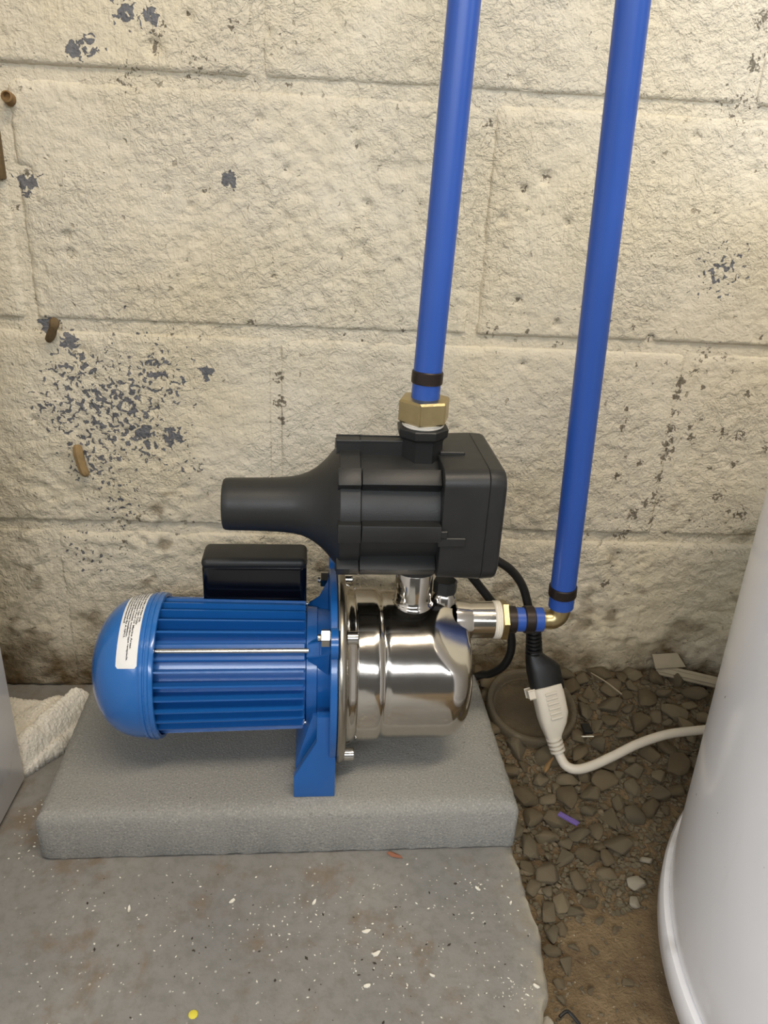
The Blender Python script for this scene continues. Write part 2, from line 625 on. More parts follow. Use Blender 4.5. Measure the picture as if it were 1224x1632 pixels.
def wall_fields(x, z):
    near = -0.36 < x < 0.52 and 0.0 < z < 0.72
    chip = 0.0
    for cx, cz, r, s in (CHIPS if near else ()):
        d2 = ((x - cx) ** 2 + (z - cz) ** 2) / (r * r)
        if d2 < 9:
            chip = max(chip, s * math.exp(-d2 * 0.6))
    pit = 0.0
    for cx, cz, r in (PITS if near else ()):
        d2 = ((x - cx) ** 2 + (z - cz) ** 2) / (r * r)
        if d2 < 6:
            pit = max(pit, math.exp(-d2))
    stain = pit * 0.75
    for cx, cz, r, s in (STAINS if near else ()):
        d2 = ((x - cx) ** 2 + (z - cz) ** 2) / (r * r)
        if d2 < 6:
            stain = max(stain, s * math.exp(-d2 * 0.7))
    nz = noise.noise(Vector((x * 14, 3.1, z * 14)))
    # splashed soil just above the ground, in patches
    nb = fract(Vector((x * 38, 6.4, z * 38)), 3)
    g = max(0.0, min(1.0, (0.085 + 0.045 * nz + 0.03 * nb - z) / 0.06))
    if 0.05 < z < 0.24:
        g = max(g, 0.7 * max(0.0, min(1.0, (nb - 0.18 - (z - 0.05) * 1.6) * 3.0)))
    return chip, pit, stain, g


def relief(x, z, seed=0.0):
    """millimetre relief of thickly painted split block"""
    p = Vector((x * 85, seed, z * 85))
    a = fract(p, 4, 0.9)
    # a smoother trowelled zone in the middle of the upper courses
    rough = 0.55 + 0.9 * max(0.0, min(1.0, 0.5 + 1.3 * noise.noise(Vector((x * 5 + 2.3, 1.7, z * 5)))))
    if z < 0.2:
        rough += 0.5
    b = noise.noise(Vector((x * 7, 9.0, z * 7)))
    return -(0.0013 * a * rough) - 0.0012 * b


wall = None
me = bpy.data.meshes.new('wall_back')
bm = bmesh.new()


def attrs(me, data):
    for k in ('chip', 'stain', 'grime'):
        at = me.attributes.new(k, 'FLOAT', 'POINT')
        at.data.foreach_set('value', data[k])


def sheet(x0, x1, z0, z1, step, fn):
    nx = max(2, int(round((x1 - x0) / step)))
    nz = max(2, int(round((z1 - z0) / step)))
    verts, faces = [], []
    data = {'chip': [], 'stain': [], 'grime': []}
    for j in range(nz + 1):
        z = z0 + (z1 - z0) * j / nz
        for i in range(nx + 1):
            x = x0 + (x1 - x0) * i / nx
            chip, pit, st, g = wall_fields(x, z)
            verts.append(fn(x, z, pit))
            data['chip'].append(chip)
            data['stain'].append(st)
            data['grime'].append(g)
    for j in range(nz):
        for i in range(nx):
            a = j * (nx + 1) + i
            faces.append((a, a + 1, a + nx + 2, a + nx + 1))
    return verts, faces, data, nx, nz


J = 0.010
FAINT = {(0.2032, -0.066), (0.2032, 0.333), (0.6096, -0.078), (0.0, -0.295), (0.0, 0.112), (0.6096, 0.338)}
COURSES = [(-0.2032, [-0.49, -0.085, 0.32]), (0.0, [-0.295, 0.112]), (0.2032, [-0.465, -0.066, 0.333]), (0.4064, [-0.287, 0.117]), (0.6096, [-0.480, -0.078, 0.338]), (0.8128, [-0.29, 0.117])]


# mortar bed: a sheet just behind the block faces (with a slab behind it)
def mortar_pt(x, z, pit):
    y = 0.0030 + 0.0007 * fract(Vector((x * 80, 5, z * 80)), 3)
    # most upright joints are struck flush and painted over
    for (zb, jx) in FAINT:
        if zb - 0.001 < z < zb + 0.2032 - J and abs(x - jx - J / 2) < J:
            y = 0.0010 + 0.0006 * fract(Vector((x * 90, 5, z * 90)), 3)
    return (x, y, z)


v, f, data, nx, nz = sheet(-1.2, 1.35, -0.06, 1.02, 0.0055, mortar_pt)
nb = len(v)
v += [(-1.2, 0.10, -0.06), (1.35, 0.10, -0.06), (1.35, 0.10, 1.02), (-1.2, 0.10, 1.02)]
f.append((nb + 3, nb + 2, nb + 1, nb))
for k in data:
    data[k] += [0.0] * 4
me.from_pydata(v, [], f)
attrs(me, data)
wall = link('wall_back', me, 'wall', None, 0)
me.polygons.foreach_set('use_smooth', [True] * len(me.polygons))
wall['kind'] = 'structure'

def block(x0, x1, z0, z1, dense, fl=False, fr=False):
    seed = x0 * 13.7 + z0 * 7.1
    off = random.uniform(-0.0006, 0.0008)

    def pt(x, z, pit):
        # rounded, slightly ragged arrises; the upper arris is filled by the sloped joint paint
        e = 0.0022 * noise.noise(Vector((x * 45, seed, z * 45)))
        dl, dr = x - x0, x1 - x
        db, dt = z - z0, z1 - z
        w = 0.0065 + e
        wt = 0.010 + e
        y = off + relief(x, z, seed)
        for d, ww, dep in ((dl, w, 0.0010 if fl else 0.0026), (dr, w, 0.0010 if fr else 0.0026), (db, 0.0035 + e, 0.0042), (dt, wt, 0.0026)):
            if d < ww:
                t = 1 - max(0.0, d / max(ww, 1e-5))
                y += dep * t * t
        if pit > 0.01:
            y += 0.005 * pit
        return (x, y, z)
    v, f, data, nx, nz = sheet(x0, x1, z0, z1, 0.0025 if dense else 0.012, pt)
    # sides run back into the wall
    def idx(i, j):
        return j * (nx + 1) + i
    border = [idx(i, 0) for i in range(nx + 1)] + [idx(nx, j) for j in range(1, nz + 1)] + \
             [idx(i, nz) for i in range(nx - 1, -1, -1)] + [idx(0, j) for j in range(nz - 1, 0, -1)]
    base = len(v)
    for b in border:
        v.append((v[b][0], 0.06, v[b][2]))
        for k in data:
            data[k].append(data[k][b])
    n = len(border)
    for i in range(n):
        f.append((border[(i + 1) % n], border[i], base + i, base + (i + 1) % n))
    me = bpy.data.meshes.new('concrete_block')
    me.from_pydata(v, [], f)
    attrs(me, data)
    o = link('concrete_block', me, 'wall', wall, 0)
    me.polygons.foreach_set('use_smooth', [True] * len(me.polygons))
    return o


for zb, js in COURSES:
    z0, z1 = max(zb, -0.06), min(zb + 0.2032 - J, 1.02)
    if zb < -0.1:
        z1 = -J
    edges = [-1.2] + [q for j in [js[0] - 0.4064] * (js[0] > -0.36) + js + [js[-1] + 0.406] for q in (j, j + J)] + [1.35]
    for k in range(0, len(edges), 2):
        xa, xb = edges[k], edges[k + 1]
        if xb - xa < 0.01:
            continue
        dense = zb >= 0.0 and zb < 0.7 and xb > -0.36 and xa < 0.46
        block(xa, xb, z0, z1, dense, (zb, round(xa - J, 4)) in FAINT, (zb, xb) in FAINT)

# ------------------------------------------------------------------ floor slab (ragged right edge) and the bare ground beside it
EDGE = [(0.150, 0.004), (0.152, -0.10), (0.158, -0.18), (0.163, -0.227), (0.1665, -0.2726), (0.1674, -0.3185), (0.1626, -0.3587), (0.154, -0.385), (0.146, -0.43),
        (0.15, -0.52), (0.142, -0.64), (0.15, -0.80), (0.14, -1.1), (0.15, -1.6), (0.14, -2.4)]
ep = spline([(a, b, 0) for a, b in EDGE], 14)
rag = []
for p in ep:
    e = 0.0022 * fract(Vector((3.3, p.y * 60, 0.0)), 4)
    rag.append((p.x + e, p.y))
bm = bmesh.new()
lay = bm.verts.layers.float.new('edge')
rows = []
for k, (x, y) in enumerate(rag):
    n1 = noise.noise(Vector((0.3, y * 90, 2.0)))
    row = []
    for x_, z_, ed in ((x - 0.0005 + 0.001 * n1, -0.11, 1.0), (x, -0.014, 1.0), (x + 0.0003, -0.004 + 0.001 * n1, 1.0), (x - 0.002 - 0.0014 * n1, -0.0005, 0.9), (x - 0.007 - 0.004 * n1, 0.0, 0.35), (x - 0.03, 0.0, 0.0), (-2.2, 0.0, 0.0)):
        vv = bm.verts.new((x_, y, z_))
        vv[lay] = ed
        row.append(vv)
    vv = bm.verts.new((-2.2, y, -0.11))
    row.append(vv)
    rows.append(row)
for a, b in zip(rows, rows[1:]):
    for i in range(len(a) - 1):
        bm.faces.new((a[i], a[i + 1], b[i + 1], b[i]))
floor = mesh_obj('floor', bm, 'floor', None, 50)
floor['kind'] = 'structure'


def ground_z(x, y):
    t = max(0.0, min(1.0, (y + 0.27) / 0.27))
    z = -0.014 + 0.040 * t * t * (3 - 2 * t)
    z += 0.004 * noise.noise(Vector((x * 18, y * 18, 1.0))) + 0.0018 * fract(Vector((x * 90, y * 90, 4.0)), 3)
    return z


bm = bmesh.new()
gx0, gx1, gy0, gy1 = 0.11, 1.35, -0.95, 0.006
NX, NY = 248, 190
gr = [[bm.verts.new((gx0 + (gx1 - gx0) * i / NX, gy0 + (gy1 - gy0) * j / NY, 0)) for i in range(NX + 1)] for j in range(NY + 1)]
for r in gr:
    for v_ in r:
        v_.co.z = ground_z(v_.co.x, v_.co.y)
        if v_.co.x < 0.13:
            v_.co.z = min(v_.co.z, -0.012)
for j in range(NY):
    for i in range(NX):
        bm.faces.new((gr[j][i], gr[j][i + 1], gr[j + 1][i + 1], gr[j + 1][i]))
ground = mesh_obj('ground', bm, 'dirt', None, 0)
ground.data.polygons.foreach_set('use_smooth', [True] * len(ground.data.polygons))
ground['kind'] = 'structure'

# ------------------------------------------------------------------ gravel
def stone_mesh(k):
    rnd = random.Random(100 + k)
    bm = bmesh.new()
    for _ in range(13):
        d = Vector((rnd.gauss(0, 1), rnd.gauss(0, 1), rnd.gauss(0, 1))).normalized()
        d = Vector((d.x * 1.0, d.y * rnd.uniform(0.68, 0.85), d.z * rnd.uniform(0.45, 0.62)))
        bm.verts.new(d * rnd.uniform(0.85, 1.0))
    h = bmesh.ops.convex_hull(bm, input=bm.verts)
    bad = [g for g in h['geom_interior'] + h['geom_unused'] if isinstance(g, bmesh.types.BMVert)]
    if bad:
        bmesh.ops.delete(bm, geom=list(set(bad)), context='VERTS')
    bmesh.ops.bevel(bm, geom=list(bm.edges), offset=0.07, segments=1, affect='EDGES', clamp_overlap=True)
    bmesh.ops.recalc_face_normals(bm, faces=bm.faces)
    me = bpy.data.meshes.new('stone')
    bm.to_mesh(me)
    bm.free()
    me.polygons.foreach_set('use_smooth', [True] * len(me.polygons))
    me.set_sharp_from_angle(angle=radians(38))
    return me


STONES = [stone_mesh(k) for k in range(12)]
for s in STONES:
    s.materials.append(MAT['stone'])
PALE = STONES[3].copy()
PALE.materials.clear()
PALE.materials.append(MAT['pale_stone'])

DISH = Vector((0.2110, -0.0700, 0.029))
BC, BR = Vector((0.517, -0.400, 0)), 0.268


def edge_x(y):
    for (xa, ya), (xb, yb) in zip(rag, rag[1:]):
        if yb <= y <= ya:
            return xa
    return 0.15


placed = []


def blocked(x, y, r):
    if x < edge_x(y) + r * 0.75 or y > -r * 0.6:
        return True
    if (Vector((x, y, 0)) - BC).length < BR + 0.004 + r * 0.8:
        return True
    if (Vector((x - DISH.x, y - DISH.y))).length < 0.046 + r * 0.3:
        return True
    return False


def put(me, x, y, r, rot, sink=0.30, sc=None):
    o = bpy.data.objects.new('stone', me)
    COL.objects.link(o)
    o.parent = ground
    o.location = (x, y, ground_z(x, y) + r * 0.5 * (1 - sink))
    o.rotation_euler = rot
    o.scale = sc or (r, r, r)
    return o


# hand-placed stones that stand out
HAND = [(0.228, -0.171, .0165, 1.4), (0.190, -0.249, .0170, 0.1), (0.2085, -0.233, .0125, 0.6), (0.2155, -0.256, .0125, 1.9), (0.176, -0.262, .0110, 1.0),
        (0.303, -0.140, .0130, 0.3), (0.347, -0.137, .0200, 0.9), (0.188, -0.190, .0150, 0.4), (0.182, -0.286, .0125, 1.2), (0.195, -0.279, .0120, 1.7),
        (0.180, -0.222, .0150, 1.6), (0.199, -0.213, .0150, 0.5), (0.247, -0.205, .0120, 1.3), (0.205, -0.150, .0130, 0.9), (0.186, -0.332, .0095, 1.6)]
for k, (x, y, r, a) in enumerate(HAND):
    put(STONES[k % 12], x, y, r, (random.uniform(-.15, .15), random.uniform(-.15, .15), a), 0.25)
    placed.append((x, y, r))
for k, (x, y, r) in enumerate([(0.2665, -0.258, .0105), (0.2595, -0.275, .0085), (0.283, -0.236, .0075), (0.1585, -0.378, .0085), (0.1545, -0.388, .006)]):
    o = put(PALE, x, y, r, (0.2, 0.3 * k, k * 1.3), 0.2)
    o['label'] = 'pale whitish stone'
    placed.append((x, y, r))
rnd = random.Random(5)
for (x, y, r) in [(0.1835, -0.305, .011), (0.1780, -0.318, .009), (0.1905, -0.300, .008), (0.1765, -0.345, .007), (0.1800, -0.300, .007), (0.1955, -0.316, .006),
                  (0.1740, -0.358, .006), (0.2060, -0.285, .010), (0.2200, -0.275, .009), (0.2330, -0.262, .010), (0.2440, -0.248, .011), (0.2240, -0.292, .006),
                  (0.2450, -0.275, .006), (0.2120, -0.318, .005), (0.2350, -0.300, .005), (0.2300, -0.345, .006), (0.2000, -0.350, .005)]:
    put(STONES[int(x * 1e4) % 12], x, y, r, (0.1, -0.1, x * 900), 0.55)
    placed.append((x, y, r))
count = len(placed)
tries = 0
while count < 290 and tries < 16000:
    tries += 1
    x = rnd.uniform(0.150, 0.50)
    y = rnd.uniform(-0.36, -0.006)
    # packed gravel by the wall and along the slab edge, bare dirt in front
    near_slab = x - edge_x(y)
    lim = -0.235 - 0.08 * max(0.0, 1 - near_slab / 0.04) + 0.02 * noise.noise(Vector((x * 20, y * 20, 7)))
    lim += max(0.0, (x - 0.24)) * 0.75
    dens = 1.0 if y > lim else 0.0
    if rnd.random() > dens:
        continue
    ph = tries / 16000.0
    r = (0.0185 - 0.0120 * ph ** 0.45) * rnd.uniform(0.8, 1.12)
    if blocked(x, y, r):
        continue
    if any((x - a) ** 2 + (y - b) ** 2 < (0.66 * (r + c)) ** 2 for a, b, c in placed):
        continue
    put(STONES[rnd.randrange(12)], x, y, r, (rnd.uniform(-.5, .5), rnd.uniform(-.5, .5), rnd.uniform(0, 6.28)), 0.30)
    placed.append((x, y, r))
    count += 1
# small grit between the stones: one joined piece
bm = bmesh.new()
gm = []
for k in range(5):
    tb = bmesh.new()
    tb.from_mesh(STONES[k])
    bmesh.ops.dissolve_limit(tb, angle_limit=0.6, verts=tb.verts, edges=tb.edges)
    bmesh.ops.triangulate(tb, faces=tb.faces)
    tb.verts.index_update()
    gm.append(([v_.co.copy() for v_ in tb.verts], [[v_.index for v_ in f_.verts] for f_ in tb.faces]))
    tb.free()
GV, GF = [], []
made = 0
while made < 4200:
    x = rnd.uniform(0.150, 0.50)
    y = rnd.uniform(-0.44, -0.004)
    dens = 1.0 if y > -0.29 + max(0.0, x - 0.24) * 0.5 + 0.03 * noise.noise(Vector((x * 30, y * 30, 2))) else (0.55 if x - edge_x(y) < 0.025 else 0.22)
    if rnd.random() > dens:
        continue
    r = rnd.uniform(0.0012, 0.0050) if dens > .6 else rnd.uniform(0.0007, 0.0028)
    if blocked(x, y, r):
        continue
    vs_, fs_ = gm[rnd.randrange(5)]
    m = Matrix.Translation((x, y, ground_z(x, y) + r * 0.25)) @ Matrix.Rotation(rnd.uniform(0, 6.28), 4, 'Z') @ Matrix.Rotation(rnd.uniform(-.6, .6), 4, 'X') @ Matrix.Scale(r, 4)
    b0 = len(GV)
    GV += [tuple(m @ c_) for c_ in vs_]
    GF += [[b0 + i for i in q] for q in fs_]
    made += 1
bm.free()
me = bpy.data.meshes.new('grit')
me.from_pydata(GV, [], GF)
o = link('grit', me, 'stone', ground, 0)
o['kind'] = 'stuff'

# ------------------------------------------------------------------ concrete paver under the pump
bm = bmesh.new()
A = [(-0.2418, -0.2400), (0.1650, -0.2275), (0.1565, -0.030), (-0.2500, -0.041)]
prof = [(0.0, 0.0010), (0.003, 0.0), (0.040, 0.0), (0.0440, 0.0012), (0.0470, 0.0034), (0.0488, 0.0068), (0.0497, 0.0110), (0.050, 0.016)]
cx_ = sum(p[0] for p in A) / 4
cy_ = sum(p[1] for p in A) / 4


def outline(inset, z, n=70, rc=0.004):
    out = []
    for s in range(4):
        p, q = Vector(A[s]), Vector(A[(s + 1) % 4])
        d = (q - p).normalized()
        nrm = Vector((d.y, -d.x))
        for i in range(n):
            t = i / n
            w = p.lerp(q, t)
            # rounded vertical corners
            L = (q - p).length
            e = min(t * L, (1 - t) * L)
            ci = 0.0
            if e < rc:
                ci = rc - math.sqrt(max(0.0, rc * rc - (rc - e) ** 2))
                ci *= 0.6
            w2 = w - nrm * (inset + ci)
            # pull along edge for insets so corners mitre
            u = (t - 0.5) * 2
            w2 = w2 - d * (u * inset)
            e_ = 0.0006 * fract(Vector((w.x * 110, w.y * 110, z * 160)), 3)
            if z < 0.003:
                e_ += 0.0012 * noise.noise(Vector((w.x * 160, w.y * 160, 3)))
            w2 = w2 - nrm * e_
            zz = z + (0.0005 * noise.noise(Vector((w.x * 120, w.y * 120, 11))) if z > 0.03 else 0.0)
            if z < 0.003:
                zz = max(0.0, 0.0010 + 0.0016 * noise.noise(Vector((w.x * 130, w.y * 130, 6))))
            out.append((w2.x, w2.y, zz))
    return out


prev = None
for z, ins in prof:
    ring = [bm.verts.new(p) for p in outline(ins, z)]
    if prev:
        n = len(ring)
        for i in range(n):
            bm.faces.new((prev[i], prev[(i + 1) % n], ring[(i + 1) % n], ring[i]))
    else:
        first = ring
    prev = ring
bm.faces.new(prev)
bm.faces.new(first[::-1])
paver = mesh_obj('concrete_paver', bm, 'paver', None, 60)
tag(paver, 'rectangular grey concrete paver lying on the floor under the blue pump', 'paver')

# ------------------------------------------------------------------ pump
H = 0.0868                                            # shaft height above the paver
PUMP_LOC, PUMP_RZ = (0.0, -0.145, 0.0500), radians(1.8)
pump = empty('water_pump', PUMP_LOC, PUMP_RZ)
tag(pump, 'blue finned electric jet pump with polished stainless head standing on the concrete paver', 'pump')
CT = (0, 0, H)


def CAPR(x):
    """radius of the domed fan cover at x (local)"""
    a = max(0.0, min(1.0, (-0.1585 - x) / 0.0495))
    return 0.0622 * (1 - a ** 2.45) ** (1 / 2.1)


bm = bmesh.new()
prof = [(-0.208, 0.0)]
for i in range(1, 26):
    x = -0.208 + 0.0495 * (1 - cos(pi / 2 * i / 25)) ** 0.9
    prof.append((x, max(0.0, CAPR(x))))
prof[0] = (-0.208, 0.0)
prof += [(-0.1580, 0.0624), (-0.1576, 0.0634), (-0.1555, 0.0636), (-0.1550, 0.0628), (-0.1540, 0.0629), (-0.1535, 0.0637), (-0.1512, 0.0640), (-0.1506, 0.0632),
         (-0.1482, 0.0633), (-0.1472, 0.0628), (-0.1470, 0.0600), (-0.1575, 0.0590), (-0.1575, 0.0)]
lathe(bm, prof, 'x', 88, CT, caps=False)
cap = mesh_obj('fan_cover', bm, 'blue_cap', pump, 40)
cap['label'] = 'smooth light blue domed fan cover'

# motor body with its cooling fins
RODS = [46, 134, 226, 314]
bm = bmesh.new()
lathe(bm, [(-0.157, 0.045), (-0.155, 0.0475), (-0.0245, 0.0465), (-0.0225, 0.044)], 'x', 72, CT)
for d in RODS:
    a = radians(d)
    m = Matrix.Translation(CT) @ Matrix.Rotation(-a, 4, 'X')
    # local: -y is radial outwards at angle 0
    box(bm, (-0.153, -0.0510, -0.0075), (-0.0245, -0.044, 0.0075), 0.001, 1, m)
mesh_obj('motor_body', bm, 'blue', pump, 35)
bm = bmesh.new()
pts = [(-0.1535, -0.0470), (-0.0250, -0.0460), (-0.0250, -0.0562), (-0.0258, -0.0570), (-0.1525, -0.0596), (-0.1535, -0.0590)]
for sgn in (0,):
    v0 = [bm.verts.new((p[0], p[1], -0.0013 if k < 2 or True else 0)) for k, p in enumerate(pts)]
    v1 = [bm.verts.new((p[0], p[1], 0.0013)) for p in pts]
    for k in (2, 3, 4, 5):
        v0[k].co.z = -0.0008
        v1[k].co.z = 0.0008
    bm.faces.new(v0[::-1])
    bm.faces.new(v1)
    for i in range(6):
        bm.faces.new((v0[i], v0[(i + 1) % 6], v1[(i + 1) % 6], v1[i]))
bmesh.ops.recalc_face_normals(bm, faces=bm.faces)
finmesh = bpy.data.meshes.new('cooling_fin')
bm.to_mesh(finmesh)
bm.free()
finmesh.materials.append(MAT['blue'])
ang = []
for q in range(4):
    base_a = RODS[q]
    for k in range(6):
        ang.append(base_a + 15.4 + 11.84 * k)
for a in ang:
    if 62 < (a % 360) < 118 and False:
        continue
    o = bpy.data.objects.new('cooling_fin', finmesh)
    COL.objects.link(o)
    o.parent = pump
    o.location = CT
    o.rotation_euler = (-radians(a), 0, 0)
for d in RODS:
    a = radians(d)
    rr_ = 0.0555 if d < 180 else 0.0520
    y, z = -rr_ * cos(a), H + rr_ * sin(a)
    bm = bmesh.new()
    tube(bm, [(-0.1535, y, z), (-0.022, y * 0.985, H + (z - H) * 0.985)], 0.0022, 12)
    mesh_obj('tie_rod', bm, 'bolt', pump)['label'] = 'thin zinc tie rod along the motor'

# blue adaptor: neck, plate, lugs, feet
bm = bmesh.new()
lathe(bm, [(-0.0240, 0.0500), (-0.0235, 0.0512), (-0.0150, 0.0512), (-0.0143, 0.0495), (-0.0030, 0.0485), (-0.0030, 0.03)], 'x', 64, CT)
mesh_obj('adaptor_neck', bm, 'blue', pump)
bm = bmesh.new()
lathe(bm, [(-0.0042, 0.0), (-0.0042, 0.0845), (-0.0036, 0.0852), (0.0010, 0.0852), (0.0016, 0.0845), (0.0016, 0.0)], 'x', 80, CT, caps=False)
# ears for the upper bolts
for sg in (1, -1):
    a = radians(90 + 45 * sg)
    yc, zc = -0.088 * cos(a), H + 0.088 * sin(a)
    lathe(bm, [(-0.0042, 0.0), (-0.0042, 0.0125), (0.0016, 0.0125), (0.0016, 0.0)], 'x', 24, (0, yc, zc), caps=False)
mesh_obj('adaptor_plate', bm, 'blue', pump)
for d in (46, 134, 226, 314):
    a = radians(d)
    m = Matrix.Translation(CT) @ Matrix.Rotation(-a, 4, 'X')
    bm = bmesh.new()
    v_ = []
    for x, r, w in ((-0.0236, 0.0470, 0.0085), (-0.0236, 0.0545, 0.0062), (-0.0120, 0.0600, 0.0062), (-0.0040, 0.0800, 0.0070), (-0.0040, 0.0440, 0.020)):
        v_.append((x, r, w))
    a0 = [bm.verts.new(m @ Vector((x, -r, -w))) for x, r, w in v_]
    a1 = [bm.verts.new(m @ Vector((x, -r, w))) for x, r, w in v_]
    bm.faces.new(a0)
    bm.faces.new(a1[::-1])
    for i in range(5):
        bm.faces.new((a0[i], a0[(i + 1) % 5], a1[(i + 1) % 5], a1[i]))
    bmesh.ops.bevel(bm, geom=list(bm.edges), offset=0.0012, segments=2, affect='EDGES')
    mesh_obj('mounting_lug', bm, 'blue', pump)
FOOT = [(-0.0335, 0.0), (0.0016, 0.0), (0.0016, 0.0850), (-0.0146, 0.0850), (-0.0146, 0.0590), (-0.0335, 0.0220)]
for sg in (-1, 1):
    bm = bmesh.new()
    prism(bm, FOOT, sg * 0.0730, sg * 0.0655, 'xz', 0.0008)
    mesh_obj('foot', bm, 'blue', pump)
bm = bmesh.new()
prism(bm, [(-0.0325, 0.0), (0.0010, 0.0), (0.0010, 0.070), (-0.0180, 0.070), (-0.0325, 0.018)], -0.052, 0.052, 'xz', 0.0008)
prism(bm, [(-0.0042, 0.0), (0.0014, 0.0), (0.0014, 0.086), (-0.0042, 0.086)], -0.0725, 0.0725, 'xz', 0.0005)
prism(bm, [(-0.0330, 0.0), (0.0010, 0.0), (0.0010, 0.008), (-0.0330, 0.008)], -0.0705, 0.0705, 'xz', 0.0008)
mesh_obj('foot_web', bm, 'blue', pump)


def hexnut(bm, x0, x1, r, y, z, hole=True, ch=0.0006):
    lathe(bm, [(x0, 0.0), (x0, r * 0.9), (x0 + ch, r), (x1 - ch, r), (x1, r * 0.9), (x1, 0.0)], 'x', 6, (0, y, z), caps=False, a0=0.35)


for d in (50, 135, 225, 310):
    a = radians(d)
    y, z = -0.0785 * cos(a), H + 0.0785 * sin(a)
    bm = bmesh.new()
    hexnut(bm, -0.0122, -0.0043, 0.0074, y, z)
    tube(bm, [(-0.0145, y, z), (-0.0044, y, z)], 0.0032, 10)
    mesh_obj('nut', bm, 'bolt', pump, 25)['label'] = 'bright hex nut'
    bm = bmesh.new()
    lathe(bm, [(0.0096, 0.0), (0.0096, 0.0056), (0.0176, 0.0056), (0.0184, 0.0048), (0.0184, 0.0026), (0.0150, 0.0026), (0.0150, 0.0)], 'x', 22, (0, y, z), caps=False)
    mesh_obj('socket_screw', bm, 'bolt', pump, 30)['label'] = 'bright socket head screw'
for d in (300,):
    a = radians(d)
    y, z = -0.060 * cos(a), H + 0.060 * sin(a)
    bm = bmesh.new()
    hexnut(bm, -0.0265, -0.0205, 0.0045, y, z)
    mesh_obj('nut', bm, 'bolt', pump, 25)['label'] = 'small bright hex nut'

# stainless clamping ring and drum
bm = bmesh.new()
lathe(bm, [(0.0018, 0.05), (0.0018, 0.0840), (0.0030, 0.0855), (0.0046, 0.0858), (0.0072, 0.0850), (0.0090, 0.0830), (0.0096, 0.0800), (0.0098, 0.0745), (0.0098, 0.05)], 'x', 96, CT, caps=False)
mesh_obj('clamp_ring', bm, 'steel_dull', pump, 50)
bm = bmesh.new()
DP = [(0.0098, 0.0735), (0.0112, 0.0715), (0.0138, 0.0700), (0.0160, 0.0692), (0.0172, 0.0684), (0.0180, 0.0676), (0.0186, 0.0680), (0.0200, 0.0682), (0.0260, 0.0683), (0.0320, 0.0683), (0.0362, 0.0682),
      (0.0385, 0.0674), (0.0400, 0.0660), (0.0415, 0.0650), (0.0432, 0.0654), (0.0450, 0.0660)]
DP += [(0.0450 + 0.0016 * i, 0.0661) for i in range(1, 30)]
xe, rf = 0.1185, 0.0235
for i in range(0, 17):
    a = (pi / 2) * i / 16
    DP.append((xe - rf + rf * sin(a), 0.0661 - rf + rf * cos(a)))
DP += [(0.1188, 0.036), (0.1190, 0.028), (0.1190, 0.015), (0.1190, 0.0)]
rings = lathe(bm, DP, 'x', 144, CT, caps=False)
# the pressed flat on the near shoulder of the drum
aN, tc = radians(62), radians(59)
nrm = Vector((cos(aN), -sin(aN) * cos(tc), sin(aN) * sin(tc)))
dpl = sin(aN) * 0.0661 + cos(aN) * 0.0835
for v_ in bm.verts:
    q = v_.co - Vector(CT)
    e = q.dot(nrm) - dpl
    if e > -0.004:
        s = e + 0.004
        cut = s if s > 0.008 else s * s / 0.016 + (0.0 if s < 0.008 else 0)
        if s > 0.008:
            cut = s - 0.004
        v_.co -= nrm * cut
mesh_obj('pump_drum', bm, 'steel', pump, 60)['label'] = 'mirror polished stainless drum with a ring bead and a pressed flat'
# oval pressing on that flat
bm = bmesh.new()
fc = Vector(CT) + nrm * (dpl + 0.0003)
tx = Vector((0, sin(tc), cos(tc)))
tx = (tx - nrm * tx.dot(nrm)).normalized()
ty = nrm.cross(tx)
up_ = tx
fc = Vector(CT) + nrm * dpl
# shift the centre to lie inside the cut
fc = fc + (Vector((0.104, -0.0505 * cos(radians(47)), 0.0505 * sin(radians(47)))) + Vector(CT) - fc) - nrm * ((Vector((0.104, -0.0505 * cos(radians(47)), 0.0505 * sin(radians(47))))).dot(nrm) - dpl)
path = [fc - nrm * 0.0042 + tx * (0.0165 * cos(t)) + ty * (0.0055 * sin(t)) for t in [2 * pi * k / 40 for k in range(41)]]
tube(bm, path, 0.0011, 8, caps=False)
mesh_obj('pressed_oval', bm, 'steel', pump, 60)

# outlet neck on top of the drum, priming plug, suction neck
bm = bmesh.new()
lathe(bm, [(H + 0.058, 0.0200), (H + 0.0650, 0.0190), (H + 0.0668, 0.0176), (H + 0.0682, 0.0163), (H + 0.072, 0.0161), (0.1825, 0.0162), (0.1835, 0.0155), (0.1835, 0.0130), (0.170, 0.0130)], 'z', 48, (0.0682, 0, 0), caps=False)
mesh_obj('outlet_neck', bm, 'steel', pump, 40)
bm = bmesh.new()
lathe(bm, [(H + 0.058, 0.0125), (H + 0.064, 0.0120), (H + 0.070, 0.0112), (H + 0.0725, 0.0095), (H + 0.0725, 0.0)], 'z', 32, (0.0965, 0.004, 0), caps=False)
mesh_obj('priming_boss', bm, 'steel', pump, 40)
bm = bmesh.new()
lathe(bm, [(H + 0.0727, 0.0), (H + 0.0727, 0.0105), (H + 0.083, 0.0105), (H + 0.084, 0.0095), (H + 0.084, 0.0)], 'z', 8, (0.0965, 0.004, 0), caps=False)
mesh_obj('priming_plug', bm, 'black', pump, 30)['label'] = 'black priming plug'
IZ = 0.1325
bm = bmesh.new()
lathe(bm, [(0.106, 0.0185), (0.1175, 0.0175), (0.1200, 0.0166), (0.1215, 0.0164), (0.1408, 0.0164), (0.1412, 0.0158), (0.1412, 0.012), (0.125, 0.012)], 'x', 48, (0, 0, IZ), caps=False)
mesh_obj('suction_neck', bm, 'steel', pump, 40)

